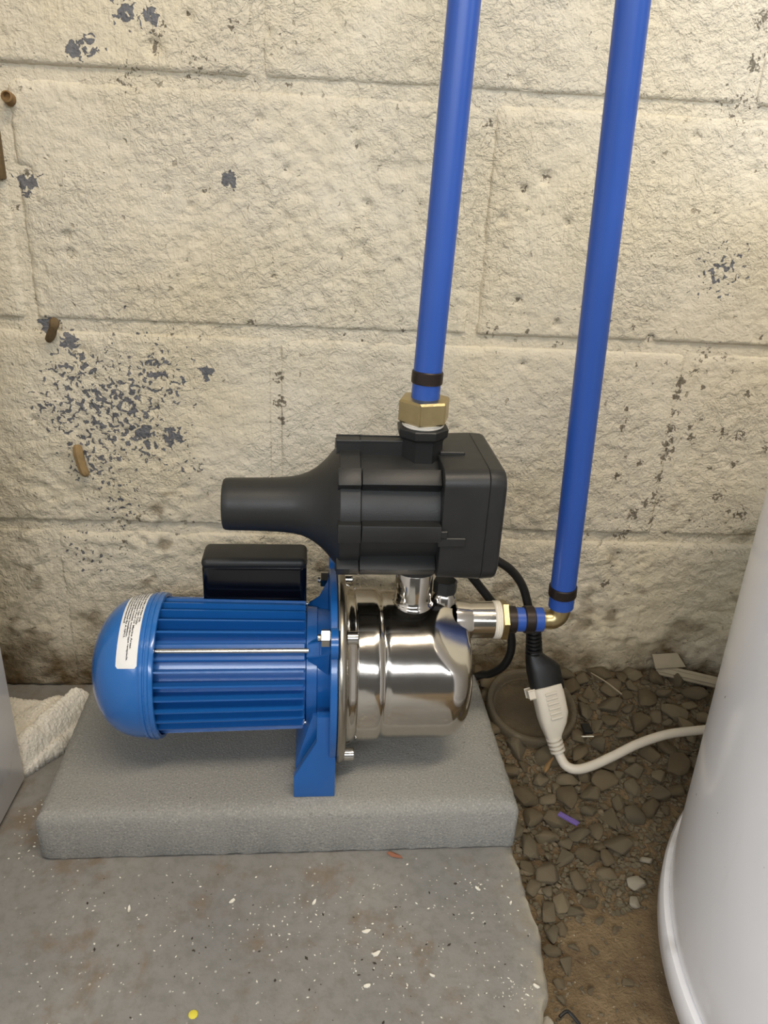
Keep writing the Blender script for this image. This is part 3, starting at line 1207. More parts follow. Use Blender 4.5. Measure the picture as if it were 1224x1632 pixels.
# capacitor box on the motor
bm = bmesh.new()
box(bm, (-0.1160, 0.0200, H + 0.032), (-0.0248, 0.0540, 0.1760), 0.006, 4)
mesh_obj('capacitor_box', bm, 'gloss_black', pump, 40)['label'] = 'glossy black capacitor box on top of the motor'
bm = bmesh.new()
box(bm, (-0.1163, 0.0196, 0.1700), (-0.0245, 0.0545, 0.1812), 0.0055, 4)
mesh_obj('capacitor_lid', bm, 'black', pump, 40)['label'] = 'matt black lid with rounded edges'

# warning sticker wrapped round the fan cover
LX0, LX1, TH0, TH1 = -0.1768, -0.1596, radians(32), radians(118)


def on_cap(u, th, lift):
    """u 0..1 along the shaft, th round the shaft"""
    x = LX0 + (LX1 - LX0) * u
    e = 0.0004
    r = CAPR(x)
    dr = (CAPR(x + e) - CAPR(x - e)) / (2 * e)
    nn = Vector((-dr, 1.0)).normalized()
    x2, r2 = x + nn.x * lift, r + nn.y * lift
    return Vector((x2, -r2 * cos(th), H + r2 * sin(th)))


bm = bmesh.new()
NU, NTH = 12, 46
rc_u, rc_t = 0.10, radians(2.2)
top, bot = [], []
for j in range(NTH + 1):
    th = TH0 + (TH1 - TH0) * j / NTH
    d = min(th - TH0, TH1 - th)
    ins = 0.0
    if d < rc_t:
        ins = rc_u * (1 - math.sqrt(max(0.0, 1 - (1 - d / rc_t) ** 2)))
    top.append([bm.verts.new(on_cap(ins + (1 - 2 * ins) * i / NU, th, 0.00035)) for i in range(NU + 1)])
    bot.append([bm.verts.new(on_cap(ins + (1 - 2 * ins) * i / NU, th, 0.00002)) for i in range(NU + 1)])
for L_ in (top, bot):
    for j in range(NTH):
        for i in range(NU):
            bm.faces.new((L_[j][i], L_[j][i + 1], L_[j + 1][i + 1], L_[j + 1][i]))
for j in range(NTH):
    for i in (0, NU):
        bm.faces.new((top[j][i], top[j + 1][i], bot[j + 1][i], bot[j][i]))
for i in range(NU):
    for j in (0, NTH):
        bm.faces.new((top[j][i], top[j][i + 1], bot[j][i + 1], bot[j][i]))
sticker = mesh_obj('warning_label', bm, 'label', pump, 50)
sticker['label'] = 'white printed warning sticker'
LINES = [('This Pump Is For Use With Cold Water Only.', 0.57), ('Acceptable For Indoor Use Only.', 0.60), ('Not For Use In Swimming Pool Or Marine Areas.', 0.83),
         ('Connect Only To A Properly grounded, grounding-type receptacle.', 0.93), ('A Ground Fault Circuit Interrupter Installation.', 0.715),
         ('Must Be On A Circuit Protected By A GFCI.', 0.72), ('Outlet Is Recommended', 0.56)]
V_, F_ = [], []
for k, (txt, frac) in enumerate(LINES):
    cu = bpy.data.curves.new('lettering', 'FONT')
    cu.body = txt
    cu.size = 1.0
    cu.offset = 0.03
    cu.resolution_u = 2
    to = bpy.data.objects.new('lettering', cu)
    COL.objects.link(to)
    bpy.context.view_layer.update()
    tm = bpy.data.meshes.new_from_object(to.evaluated_get(bpy.context.evaluated_depsgraph_get()))
    bpy.data.objects.remove(to)
    bpy.data.curves.remove(cu)
    tb = bmesh.new()
    tb.from_mesh(tm)
    bpy.data.meshes.remove(tm)
    bmesh.ops.triangulate(tb, faces=tb.faces)
    xs = [v_.co.x for v_ in tb.verts]
    w = max(xs) - min(xs)
    tb.verts.index_update()
    b0 = len(V_)
    span = radians(84)
    t_start = TH1 - radians(2)
    for v_ in tb.verts:
        th = t_start - span * frac * (v_.co.x - min(xs)) / w
        u = 0.895 - k * 0.122 + (v_.co.y - 0.35) * 0.116
        V_.append(tuple(on_cap(u, th, 0.00055)))
    for f_ in tb.faces:
        F_.append([b0 + v_.index for v_ in f_.verts])
    tb.free()
me = bpy.data.meshes.new('lettering')
me.from_pydata(V_, [], F_)
link('lettering', me, 'ink', sticker, 0)

# ------------------------------------------------------------------ pressure controller standing on the outlet neck
ctl = empty('pressure_controller', (PUMP_LOC[0] + 0.0682 * cos(PUMP_RZ), PUMP_LOC[1] + 0.0682 * sin(PUMP_RZ), 0.05 + 0.1838), PUMP_RZ)
tag(ctl, 'black plastic automatic pressure controller with a tapered snout on top of the pump', 'controller')
CZ = 0.2425 - 0.1838
CO = (-0.0682, 0, CZ)                                  # axis origin in controller space; x as in pump space
bm = bmesh.new()
prof = [(-0.0920, 0.0), (-0.0920, 0.0185), (-0.0914, 0.0202), (-0.0898, 0.0211), (-0.0860, 0.0214), (-0.0600, 0.0218), (-0.0450, 0.0224), (-0.0360, 0.0234), (-0.0290, 0.0250),
        (-0.0230, 0.0275), (-0.0180, 0.0305), (-0.0130, 0.0345), (-0.0085, 0.0390), (-0.0045, 0.0440), (-0.0010, 0.0480), (0.0005, 0.0495), (0.0005, 0.0)]
lathe(bm, prof, 'x', 64, CO, caps=False)
mesh_obj('snout', bm, 'black', ctl, 40)
bm = bmesh.new()
lathe(bm, [(0.0006, 0.0), (0.0006, 0.0502), (0.0014, 0.0508), (0.0164, 0.0508), (0.0170, 0.0502), (0.0170, 0.0)], 'x', 64, CO, caps=False)
RIBS = [0, 45, 90, 135, 180, 225, 270, 315]
for d in RIBS:
    m = Matrix.Translation(CO) @ Matrix.Rotation(-radians(d + 1), 4, 'X')
    box(bm, (-0.0008, -0.0575, -0.0075), (0.0169, -0.047, 0.0075), 0.0008, 2, m)
mesh_obj('flange', bm, 'black', ctl, 35)
bm = bmesh.new()
lathe(bm, [(0.0174, 0.0), (0.0174, 0.0470), (0.0800, 0.0462), (0.0800, 0.0)], 'x', 64, CO, caps=False)
mesh_obj('valve_body', bm, 'black', ctl, 35)
for d in RIBS:
    m = Matrix.Translation(CO) @ Matrix.Rotation(-radians(d + 1), 4, 'X')
    bm = bmesh.new()
    box(bm, (0.0174, -0.0575, -0.0068), (0.0782, -0.0445, 0.0068), 0.0008, 2, m)
    mesh_obj('rib', bm, 'black', ctl, 35)


def rrect(hy, hz, r, n=7):
    out = []
    for cx, cz, a0 in ((hy - r, hz - r, 0), (-(hy - r), hz - r, 90), (-(hy - r), -(hz - r), 180), (hy - r, -(hz - r), 270)):
        for i in range(n + 1):
            a = radians(a0 + 90 * i / n)
            out.append((cx + r * cos(a), cz + r * sin(a)))
    return out


def loft(bm, secs):
    prev = None
    for x, hy, hz, r in secs:
        ring = [bm.verts.new((x + CO[0], p[0], CZ + 0.0035 + p[1])) for p in rrect(hy, hz, r)]
        n = len(ring)
        if prev:
            for i in range(n):
                bm.faces.new((prev[i], prev[(i + 1) % n], ring[(i + 1) % n], ring[i]))
        else:
            bm.faces.new(ring)
        prev = ring
    bm.faces.new(prev[::-1])


bm = bmesh.new()
loft(bm, [(0.0785, 0.0525, 0.0450, 0.011), (0.0790, 0.0532, 0.0457, 0.0118), (0.1125, 0.0540, 0.0468, 0.0120), (0.1130, 0.0534, 0.0462, 0.0118)])
mesh_obj('electronics_cover', bm, 'black', ctl, 35)
bm = bmesh.new()
loft(bm, [(0.1130, 0.0534, 0.0462, 0.0118), (0.1136, 0.0540, 0.0468, 0.0120), (0.1225, 0.0536, 0.0464, 0.0120), (0.1252, 0.0526, 0.0454, 0.0120), (0.1266, 0.0506, 0.0434, 0.0120)])
mesh_obj('control_panel', bm, 'black', ctl, 35)
for (x0, x1, yf, z0, z1) in ((0.0765, 0.0980, -0.0549, CZ - 0.0105, CZ - 0.003), (0.0765, 0.0835, -0.0556, CZ - 0.003, CZ + 0.003)):
    bm = bmesh.new()
    box(bm, (x0 + CO[0], yf, z0), (x1 + CO[0], -0.050, z1), 0.0006, 1)
    mesh_obj('latch', bm, 'black', ctl)
bm = bmesh.new()
box(bm, (0.0800 + CO[0], -0.012, CZ + 0.049), (0.1000 + CO[0], 0.004, CZ + 0.0520), 0.0006, 1)
mesh_obj('latch', bm, 'black', ctl)
# inlet collar under, outlet collar on top
bm = bmesh.new()
lathe(bm, [(0.0003, 0.0), (0.0003, 0.0150), (0.0006, 0.0185), (0.018, 0.0195), (0.018, 0.0)], 'z', 32, (0, 0, 0), caps=False)
mesh_obj('inlet_collar', bm, 'black', ctl, 35)
bm = bmesh.new()
lathe(bm, [(CZ + 0.040, 0.0178), (CZ + 0.058, 0.0172), (CZ + 0.0605, 0.0178), (CZ + 0.0630, 0.0205), (CZ + 0.0690, 0.0212), (CZ + 0.0698, 0.0205), (CZ + 0.0698, 0.0)], 'z', 8, (-0.0018, 0, 0), caps=False, a0=0.39)
mesh_obj('outlet_collar', bm, 'black', ctl, 25)
bm = bmesh.new()
lathe(bm, [(-0.022, 0.0), (-0.022, 0.0068), (-0.010, 0.0075), (-0.006, 0.0085), (0.006, 0.0085), (0.012, 0.0085), (0.012, 0.0)], 'z', 20, (0.042, 0.022, 0.020), caps=False)
mesh_obj('cable_gland', bm, 'black', ctl, 35)

# ------------------------------------------------------------------ blue pipes with their fittings
def crimp(p, d, r, w):
    bm = bmesh.new()
    p, d = Vector(p), Vector(d).normalized()
    path = [p - d * w / 2, p - d * w / 2, p + d * w / 2, p + d * w / 2]
    path = [p - d * (w / 2), p - d * (w / 2 - 0.0008), p + d * (w / 2 - 0.0008), p + d * (w / 2)]
    tube(bm, path, [r - 0.0006, r, r, r - 0.0006], 36)
    return bm


zt = 0.05 + 0.1838 + CZ                                # controller axis, world height
OX = PUMP_LOC[0] + (0.0682 - 0.0018) * cos(PUMP_RZ)
OY = PUMP_LOC[1] + 0.066 * sin(PUMP_RZ)
P0 = Vector((OX, OY, zt + 0.0700))
pipe1 = empty('water_pipe', P0)
tag(pipe1, 'blue plastic water pipe rising from the large brass nut on the black controller', 'pipe', 'blue water pipes')
bm = bmesh.new()
lathe(bm, [(0.0, 0.0), (0.0, 0.0160), (0.0008, 0.0166), (0.0016, 0.0160), (0.0024, 0.0165), (0.0034, 0.0160), (0.0034, 0.0)], 'z', 40, caps=False)
mesh_obj('thread_tape', bm, 'tape', pipe1)
bm = bmesh.new()
rn = 0.0212
lathe(bm, [(0.0034, 0.0), (0.0034, rn * 0.86), (0.0055, rn), (0.0205, rn), (0.0222, rn * 0.93), (0.0226, rn * 0.84), (0.0226, 0.0)], 'z', 6, caps=False, a0=radians(-90 + 45.5))
bmesh.ops.bevel(bm, geom=[e for e in bm.edges if abs((e.verts[0].co - e.verts[1].co).normalized().z) > 0.9], offset=0.0011, segments=2, affect='EDGES')
mesh_obj('brass_nut', bm, 'brass', pipe1, 20)['label'] = 'large brass hex nut'
top1 = Vector((0.0955 - OX, -0.132 - OY, 0.95 - P0.z))
d1 = (top1 - Vector((0, 0, 0.020))).normalized()
# the lean seen in the picture: about 8 mm over 255 mm
d1 = Vector((0.0085, 0.012, 0.255)).normalized()
s1 = Vector((0.0003, 0, 0.0200))
bm = bmesh.new()
tube(bm, [s1, s1 + d1 * 0.30, s1 + d1 * 0.70], 0.0111, 40)
mesh_obj('pipe', bm, 'pipe', pipe1)
mesh_obj('crimp_ring', crimp(s1 + d1 * 0.0185, d1, 0.01225, 0.0098), 'crimp', pipe1)['label'] = 'dark crimp ring'

SX = PUMP_LOC[0]


def pw(x, y, z):
    """pump space to world"""
    return Vector((PUMP_LOC[0] + x * cos(PUMP_RZ) - y * sin(PUMP_RZ), PUMP_LOC[1] + x * sin(PUMP_RZ) + y * cos(PUMP_RZ), PUMP_LOC[2] + z))


pipe2 = empty('water_pipe', pw(0.1413, 0, IZ), PUMP_RZ)
tag(pipe2, 'blue plastic water pipe rising from the brass elbow at the pump suction side', 'pipe', 'blue water pipes')
bm = bmesh.new()
prof = [(0.0, 0.0), (0.0, 0.0160)]
for k in range(4):
    x = 0.0002 + k * 0.0016
    prof += [(x, 0.0163), (x + 0.0008, 0.0172), (x + 0.0014, 0.0166)]
prof += [(0.0064, 0.0160), (0.0064, 0.0)]
lathe(bm, prof, 'x', 40, caps=False)
mesh_obj('thread_tape', bm, 'tape', pipe2, 50)
bm = bmesh.new()
lathe(bm, [(0.0064, 0.0), (0.0064, 0.0172), (0.0072, 0.0185), (0.0118, 0.0185), (0.0126, 0.0174), (0.0126, 0.0)], 'x', 6, caps=False, a0=0.3)
mesh_obj('brass_nut', bm, 'brass', pipe2, 20)['label'] = 'thin brass hex collar'
bm = bmesh.new()
lathe(bm, [(0.0126, 0.0), (0.0126, 0.0122), (0.0205, 0.0122), (0.0207, 0.0116), (0.0207, 0.0)], 'x', 36, caps=False)
mesh_obj('crimp_ring', bm, 'crimp', pipe2)['label'] = 'dark crimp ring'
bm = bmesh.new()
tube(bm, [(0.0200, 0, 0), (0.0455, 0, 0)], 0.0109, 36)
mesh_obj('short_pipe', bm, 'pipe', pipe2)['label'] = 'short blue pipe stub'
bm = bmesh.new()
tube(bm, [(0.0285, 0, 0), (0.0292, 0, 0), (0.0368, 0, 0), (0.0375, 0, 0)], [0.0118, 0.0124, 0.0124, 0.0118], 36)
mesh_obj('crimp_ring', bm, 'crimp', pipe2)['label'] = 'dark crimp ring'
bm = bmesh.new()
ex, ez = 0.0610, 0.0165
path = [(0.0440, 0, 0), (0.0462, 0, 0), (0.0468, 0, 0), (0.0500, 0, 0)]
rad = [0.0098, 0.0098, 0.0086, 0.0086]
for k in range(9):
    a = radians(90 * k / 8)
    path.append((0.0520 + 0.0090 * sin(a), 0, 0.0090 * (1 - cos(a))))
    rad.append(0.0090)
path += [(ex, 0, 0.0120), (ex, 0, 0.0125), (ex, 0, ez)]
rad += [0.0088, 0.0098, 0.0098]
tube(bm, path, rad, 28)
mesh_obj('brass_elbow', bm, 'brass', pipe2, 40)['label'] = 'brass elbow fitting'
s2 = Vector((ex, 0, 0.0140))
d2 = Vector((-0.0235, -0.018, 0.45)).normalized()
bm = bmesh.new()
tube(bm, [s2, s2 + d2 * 0.4, s2 + d2 * 0.85], 0.0111, 40)
mesh_obj('pipe', bm, 'pipe', pipe2)
mesh_obj('crimp_ring', crimp(s2 + d2 * 0.0165, d2, 0.01235, 0.0098), 'crimp', pipe2)['label'] = 'dark crimp ring'

# ------------------------------------------------------------------ black cords and the plug
cord0 = (0.110, -0.115, 0.236)
pc = empty('power_cord', (0.190, -0.092, 0.03))
tag(pc, 'black power cord hanging behind the suction pipe with its moulded plug', 'cord')
inv = Vector(pc.location)
K = lambda pts: [Vector(p) - inv for p in pts]
bm = bmesh.new()
tube(bm, spline(K([(0.128, -0.070, 0.222), (0.143, -0.083, 0.218), (0.1535, -0.085, 0.2125), (0.1665, -0.085, 0.2035), (0.1795, -0.085, 0.187), (0.1885, -0.086, 0.163), (0.1940, -0.088, 0.140), (0.1958, -0.0895, 0.130)]), 8), 0.0042, 14)
mesh_obj('cable', bm, 'rubber', pc)
pA, pB = Vector((0.1958, -0.0895, 0.1400)), Vector((0.1985, -0.094, 0.1130))
dd = (pB - pA)
bm = bmesh.new()
path, rad = [], []
for k in range(7):
    t0 = k / 7
    for off, r in ((0.0, 0.0052), (0.015, 0.0076), (0.075, 0.0076), (0.09, 0.0052)):
        path.append(pA + dd * (t0 + off) - inv)
        rad.append(r + 0.0012 * t0)
tube(bm, path, rad, 16)
mesh_obj('strain_relief', bm, 'rubber', pc, 30)
# moulded plug: rounded flat body with a shoulder
q0, q1 = Vector((0.1985, -0.094, 0.1145)), Vector((0.2075, -0.108, 0.0800))
m = frame(q0 - inv, q1 - q0, (1, 0.1, 0))
L_ = (q1 - q0).length
bm = bmesh.new()


def ovalloft(bm, m, secs, n=24, p=3.0):
    prev = None
    for z, cx, hx, hy in secs:
        ring = []
        for k in range(n):
            a = 2 * pi * k / n
            c_, s_ = cos(a), sin(a)
            ring.append(bm.verts.new(m @ Vector((cx + hx * math.copysign(abs(c_) ** (2 / p), c_), hy * math.copysign(abs(s_) ** (2 / p), s_), z))))
        if prev:
            for k in range(n):
                bm.faces.new((prev[k], prev[(k + 1) % n], ring[(k + 1) % n], ring[k]))
        else:
            bm.faces.new(ring)
        prev = ring
    bm.faces.new(prev[::-1])


ovalloft(bm, m, [(-0.002, 0, 0.0070, 0.0070), (0.001, 0, 0.0085, 0.0080), (0.006, 0.002, 0.0115, 0.0090), (0.011, 0.0045, 0.0145, 0.0100), (0.016, 0.006, 0.0165, 0.0110), (L_, 0.006, 0.0165, 0.0110)])
mesh_obj('plug', bm, 'rubber', pc, 40)
mc = empty('motor_cord', (0.150, -0.070, 0.10))
tag(mc, 'black cable looping behind the suction neck down behind the paver', 'cord')
inv = Vector(mc.location)
bm = bmesh.new()
tube(bm, spline(K([(0.1095, -0.121, 0.2290), (0.1135, -0.100, 0.2160), (0.125, -0.075, 0.198), (0.142, -0.070, 0.176), (0.160, -0.070, 0.153), (0.177, -0.070, 0.127), (0.1815, -0.070, 0.103), (0.1765, -0.068, 0.082), (0.166, -0.060, 0.066), (0.160, -0.048, 0.056), (0.158, -0.030, 0.040)]), 8), 0.0043, 14)
mesh_obj('cable', bm, 'rubber', mc)

# ------------------------------------------------------------------ white extension cord
xc = empty('extension_cord', (0.245, -0.13, 0.02))
tag(xc, 'white extension cord with its connector plugged to the black plug, running behind the barrel', 'cord')
inv = Vector(xc.location)
w0, w1 = Vector((0.2062, -0.1065, 0.0855)), Vector((0.2195, -0.1285, 0.0405))
m = frame(w0 - inv, w1 - w0, (1, 0.1, 0))
L_ = (w1 - w0).length
bm = bmesh.new()
ovalloft(bm, m, [(0.0, 0.005, 0.0135, 0.0100), (0.001, 0.005, 0.0150, 0.0112), (0.014, 0.0050, 0.0152, 0.0115), (0.030, 0.0045, 0.0150, 0.0112), (0.040, 0.0030, 0.0125, 0.0098), (L_ - 0.002, 0.0005, 0.0082, 0.0075), (L_ + 0.001, 0, 0.0072, 0.0066)], 28, 3.6)
box(bm, (-0.0150, -0.006, 0.0008), (-0.0090, 0.006, 0.0085), 0.001, 2, m)
mesh_obj('connector', bm, 'white_plastic', xc, 40)
for k in range(6):
    bm = bmesh.new()
    box(bm, (-0.0010, -0.0128, 0.006 + k * 0.0048), (0.0095, -0.0105, 0.0078 + k * 0.0048), 0.0005, 1, m)
    box(bm, (-0.0010, 0.0105, 0.006 + k * 0.0048), (0.0095, 0.0128, 0.0078 + k * 0.0048), 0.0005, 1, m)
    mesh_obj('grip_ridge', bm, 'white_plastic', xc)
e1 = Vector((0.2248, -0.1355, 0.0262))
dd = e1 - w1
bm = bmesh.new()
path, rad = [], []
for k in range(4):
    t0 = k / 4
    for off, r in ((0.0, 0.0056), (0.02, 0.0080), (0.15, 0.0080), (0.17, 0.0056)):
        path.append(w1 + dd * (t0 + off) - inv)
        rad.append(r - 0.0006 * t0)
tube(bm, path, rad, 18)
mesh_obj('strain_relief', bm, 'white_plastic', xc, 30)
bm = bmesh.new()
tube(bm, spline(K([w1 + dd * 0.6, e1, (0.2305, -0.1445, 0.0190), (0.2405, -0.1485, 0.0175), (0.2560, -0.1455, 0.0190), (0.2800, -0.1370, 0.0240), (0.3080, -0.1260, 0.0300), (0.3420, -0.1150, 0.0330), (0.3800, -0.108, 0.033), (0.44, -0.098, 0.032), (0.52, -0.07, 0.031)]), 9), 0.0047, 16)
mesh_obj('cord', bm, 'white_plastic', xc)

# ------------------------------------------------------------------ clear plastic dish on the gravel
dish = empty('plastic_dish', DISH, rot=(radians(14), radians(2), 0))
tag(dish, 'round cloudy clear plastic tub lid lying on the gravel under the plugs', 'lid')
bm = bmesh.new()
lathe(bm, [(0.0010, 0.0), (0.0010, 0.0385), (0.0000, 0.0385), (0.0000, 0.0)], 'z', 72, caps=False)
mesh_obj('lid_floor', bm, 'clear', dish, 50)
bm = bmesh.new()
lathe(bm, [(0.0012, 0.0380), (0.0012, 0.0400), (0.0070, 0.0415), (0.0085, 0.0430), (0.0088, 0.0470), (0.0070, 0.0482), (-0.0020, 0.0484), (-0.0030, 0.0476), (0.0050, 0.0466), (0.0064, 0.0440), (-0.0010, 0.0412), (-0.0014, 0.0385), (0.0012, 0.0380)], 'z', 72, caps=False)
mesh_obj('lid_rim', bm, 'cloudy', dish, 50)['label'] = 'cloudy raised rim of the lid'

# ------------------------------------------------------------------ white barrel on the right, white cabinet on the left
barrel = empty('barrel', (BC.x, BC.y, -0.012))
tag(barrel, 'large white plastic barrel with a base rim standing on the dirt', 'barrel')
bm = bmesh.new()
lathe(bm, [(0.030, 0.0), (0.030, 0.240), (0.0455, 0.262), (0.050, 0.2662), (0.30, 0.2685), (0.48, 0.2690), (0.57, 0.2665), (0.60, 0.255), (0.61, 0.235), (0.605, 0.0)], 'z', 160, caps=False)
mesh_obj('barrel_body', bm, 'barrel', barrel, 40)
bm = bmesh.new()
lathe(bm, [(0.0, 0.245), (0.0, 0.2600), (0.012, 0.2615), (0.0205, 0.2625), (0.0225, 0.2690), (0.0260, 0.2712), (0.0430, 0.2718), (0.0465, 0.2700), (0.0475, 0.2640), (0.044, 0.250), (0.010, 0.245)], 'z', 160, caps=False)
mesh_obj('base_rim', bm, 'barrel', barrel, 40)

bm = bmesh.new()
m = Matrix.Translation((-0.288, -0.148, 0))
box(bm, (-0.56, -0.62, 0.004), (0.0, 0.0, 0.85), 0.0025, 2, m)
cabinet = empty('cabinet', (-0.56, -0.45, 0.0))
tag(cabinet, 'white smooth-sided cabinet at the left edge beside the rag', 'cabinet')
ob = mesh_obj('cabinet_body', bm, 'barrel', cabinet, 30, (0.56, 0.45, 0.0))
bm = bmesh.new()
box(bm, (-0.846, -0.766, 0.0), (-0.2905, -0.150, 0.0045), 0.0005, 1)
mesh_obj('base_plate', bm, 'rubber', cabinet, 30, (0.56, 0.45, 0.0))

# ------------------------------------------------------------------ crumpled rag behind the cabinet
bm = bmesh.new()
NXr, NYr = 210, 190
x0, x1, y0, y1 = -0.372, -0.243, -0.152, -0.030


def rag_h(x, y):
    # body outline
    ax = x + 0.314
    e = 0.006 * noise.noise(Vector((x * 60, y * 60, 2)))
    right = -0.262 + (y + 0.10) * 0.28 + e
    front = -0.146 + max(0.0, (x + 0.290)) * 1.35 + e
    back = -0.040 + 0.25 * min(0.0, x + 0.29) + e
    d = min(right - x, y - front, back - y, x + 0.368)
    if d <= 0:
        return None
    edge = min(1.0, d / 0.022)
    edge = math.sqrt(1 - (1 - edge) ** 2)
    # folds run from the front left to the back right
    s = (x + 0.31) * 0.86 - (y + 0.10) * 0.42 + 0.006 * noise.noise(Vector((x * 22, y * 22, 5)))
    fold = 0.0
    for c_, w_, h_ in ((-0.034, 0.020, 0.021), (-0.004, 0.016, 0.017), (0.021, 0.0125, 0.027), (0.043, 0.012, 0.012)):
        t = (s - c_) / w_
        if abs(t) < 1:
            fold = max(fold, h_ * math.sqrt(1 - t * t))
    z = 0.004 + edge * (0.004 + 1.15 * fold)
    z += 0.0014 * fract(Vector((x * 420, y * 420, 3)), 3, 0.6) * edge + 0.0024 * noise.noise(Vector((x * 60, y * 60, 8)))
    return max(0.001, z)


gridv = {}
for j in range(NYr + 1):
    for i in range(NXr + 1):
        x = x0 + (x1 - x0) * i / NXr
        y = y0 + (y1 - y0) * j / NYr
        h = rag_h(x, y)
        if h is not None:
            jx = 0.0008 * noise.noise(Vector((x * 400, y * 400, 1)))
            gridv[i, j] = (bm.verts.new((x + jx, y - jx, h)), bm.verts.new((x + jx, y - jx, 0.0004)))
for (i, j), (t_, b_) in gridv.items():
    q = [(i, j), (i + 1, j), (i + 1, j + 1), (i, j + 1)]
    if all(k in gridv for k in q):
        bm.faces.new([gridv[k][0] for k in q])
        bm.faces.new([gridv[k][1] for k in q][::-1])
bm.edges.ensure_lookup_table()
be = [e for e in bm.edges if len(e.link_faces) == 1]
seen = set()
for k, (t_, b_) in gridv.items():
    pass
topi = {v_[0]: v_[1] for v_ in gridv.values()}
for e in be:
    a, b = e.verts
    if a in topi and b in topi:
        bm.faces.new((a, b, topi[b], topi[a]))
loose = [v_ for v_ in bm.verts if not v_.link_faces]
bmesh.ops.delete(bm, geom=loose, context='VERTS')
ragob = mesh_obj('rag', bm, 'rag', None, 0)
ragob.data.polygons.foreach_set('use_smooth', [True] * len(ragob.data.polygons))
tag(ragob, 'crumpled off-white terry rag on the floor between cabinet and paver', 'rag')

# ------------------------------------------------------------------ small things on the ground and the wall
# folded scrap of white trim by the wall
sc = empty('trim_scrap', (0.385, -0.025, 0.035))
tag(sc, 'broken off-white plastic trim strip bent double on the gravel by the wall', 'scrap')
bm = bmesh.new()
m = frame((-0.0150, 0.0165, 0.0030), (0.061, -0.023, -0.0015), (0, -0.75, 0.7))
box(bm, (-0.0012, -0.0058, 0.0), (0.0012, 0.0058, 0.20), 0.0004, 1, m)
box(bm, (0.0010, -0.0020, 0.0), (0.0028, 0.0030, 0.20), 0.0004, 1, m)
mesh_obj('trim_length', bm, 'scrap', sc)
bm = bmesh.new()
m = frame((-0.0210, 0.0150, 0.0135), (0.036, 0.002, 0.0015), (0, -0.75, 0.65))
prism(bm, [(-0.0012, -0.0085), (0.0012, -0.0085), (0.0012, 0.0080), (-0.0012, 0.0080)], 0.0, 0.033, 'xy', 0.0004)
for v_ in bm.verts:
    v_.co.z += 0.45 * v_.co.y * (1 if v_.co.z > 0.015 else 0.2)
    v_.co = m @ v_.co
mesh_obj('folded_end', bm, 'scrap', sc)

bm = bmesh.new()
m = frame((0.2115, -0.1985, 0.0105), (0.0125, -0.0115, 0.0005), (0, 0, 1))
box(bm, (-0.0008, -0.0020, 0.0), (0.0008, 0.0020, 0.0185), 0.0004, 1, m)
tag(mesh_obj('plastic_strip', bm, 'purple', None), 'small purple plastic strip lying on the gravel', 'litter')
bm = bmesh.new()
m = frame((0.2545, -0.1135, 0.0285), (0.012, 0.0005, 0.0), (0, 0.7, 1))
box(bm, (-0.0004, -0.0018, 0.0), (0.0004, 0.0018, 0.0115), 0.0001, 1, m)
tag(mesh_obj('paper_chip', bm, 'flake', None), 'tiny bright white chip on the gravel beside the dish', 'litter')
bm = bmesh.new()
box(bm, (0.2585, -0.108, 0.0265), (0.2675, -0.094, 0.0295), 0.0004, 1)
tag(mesh_obj('plastic_chip', bm, 'rubber', None), 'small black plastic chip on the gravel behind the white chip', 'litter')
bm = bmesh.new()
tube(bm, spline([(0.289, -0.022, 0.041), (0.302, -0.038, 0.040), (0.314, -0.055, 0.037)], 6), [0.0006 + 0.0004 * k / 12 for k in range(13)], 6)
tag(mesh_obj('straw', bm, 'scrap', None), 'thin pale stalk lying across the gravel near the wall', 'litter')
bm = bmesh.new()
tube(bm, spline([(0.2065, -0.157, 0.0215), (0.212, -0.149, 0.025), (0.219, -0.139, 0.024)], 5), [0.0010, 0.0016, 0.0022, 0.0026, 0.0024, 0.002, 0.0018, 0.0015, 0.0013, 0.0010, 0.0006], 6)
tag(mesh_obj('wood_splinter', bm, 'wood', None), 'tan wood splinter on the gravel beside the paver', 'litter')
bm = bmesh.new()
tube(bm, spline([(0.169, -0.3735, -0.006), (0.1745, -0.3705, -0.005), (0.178, -0.372, -0.006), (0.1835, -0.380, -0.008), (0.190, -0.392, -0.010)], 6), 0.0013, 8)
tag(mesh_obj('bent_wire', bm, 'rubber', None), 'bent black wire on the dirt at the bottom', 'wire')
bm = bmesh.new()
ring = [(0.0502, -0.2335), (0.0530, -0.2322), (0.0580, -0.2335), (0.0625, -0.2370), (0.0645, -0.2395), (0.0600, -0.2395), (0.0545, -0.2375)]
ctr = bm.verts.new((0.0575, -0.236, 0.0022))
vs_ = [bm.verts.new((a, b, 0.0006 + 0.0008 * (k % 2))) for k, (a, b) in enumerate(ring)]
cb = bm.verts.new((0.0575, -0.236, 0.0002))
for k in range(len(vs_)):
    bm.faces.new((ctr, vs_[k], vs_[(k + 1) % len(vs_)]))
    bm.faces.new((cb, vs_[(k + 1) % len(vs_)], vs_[k]))
tag(mesh_obj('dry_leaf', bm, 'leaf', None), 'small dry reddish leaf on the floor in front of the paver', 'leaf')
bm = bmesh.new()
lathe(bm, [(0.0001, 0.0), (0.0001, 0.0034), (0.0006, 0.0030), (0.0010, 0.0016), (0.0010, 0.0)], 'z', 11, (-0.092, -0.3715, 0), caps=False)
tag(mesh_obj('paint_drop', bm, 'yellow', None), 'yellow paint drop on the grey floor', 'paint')

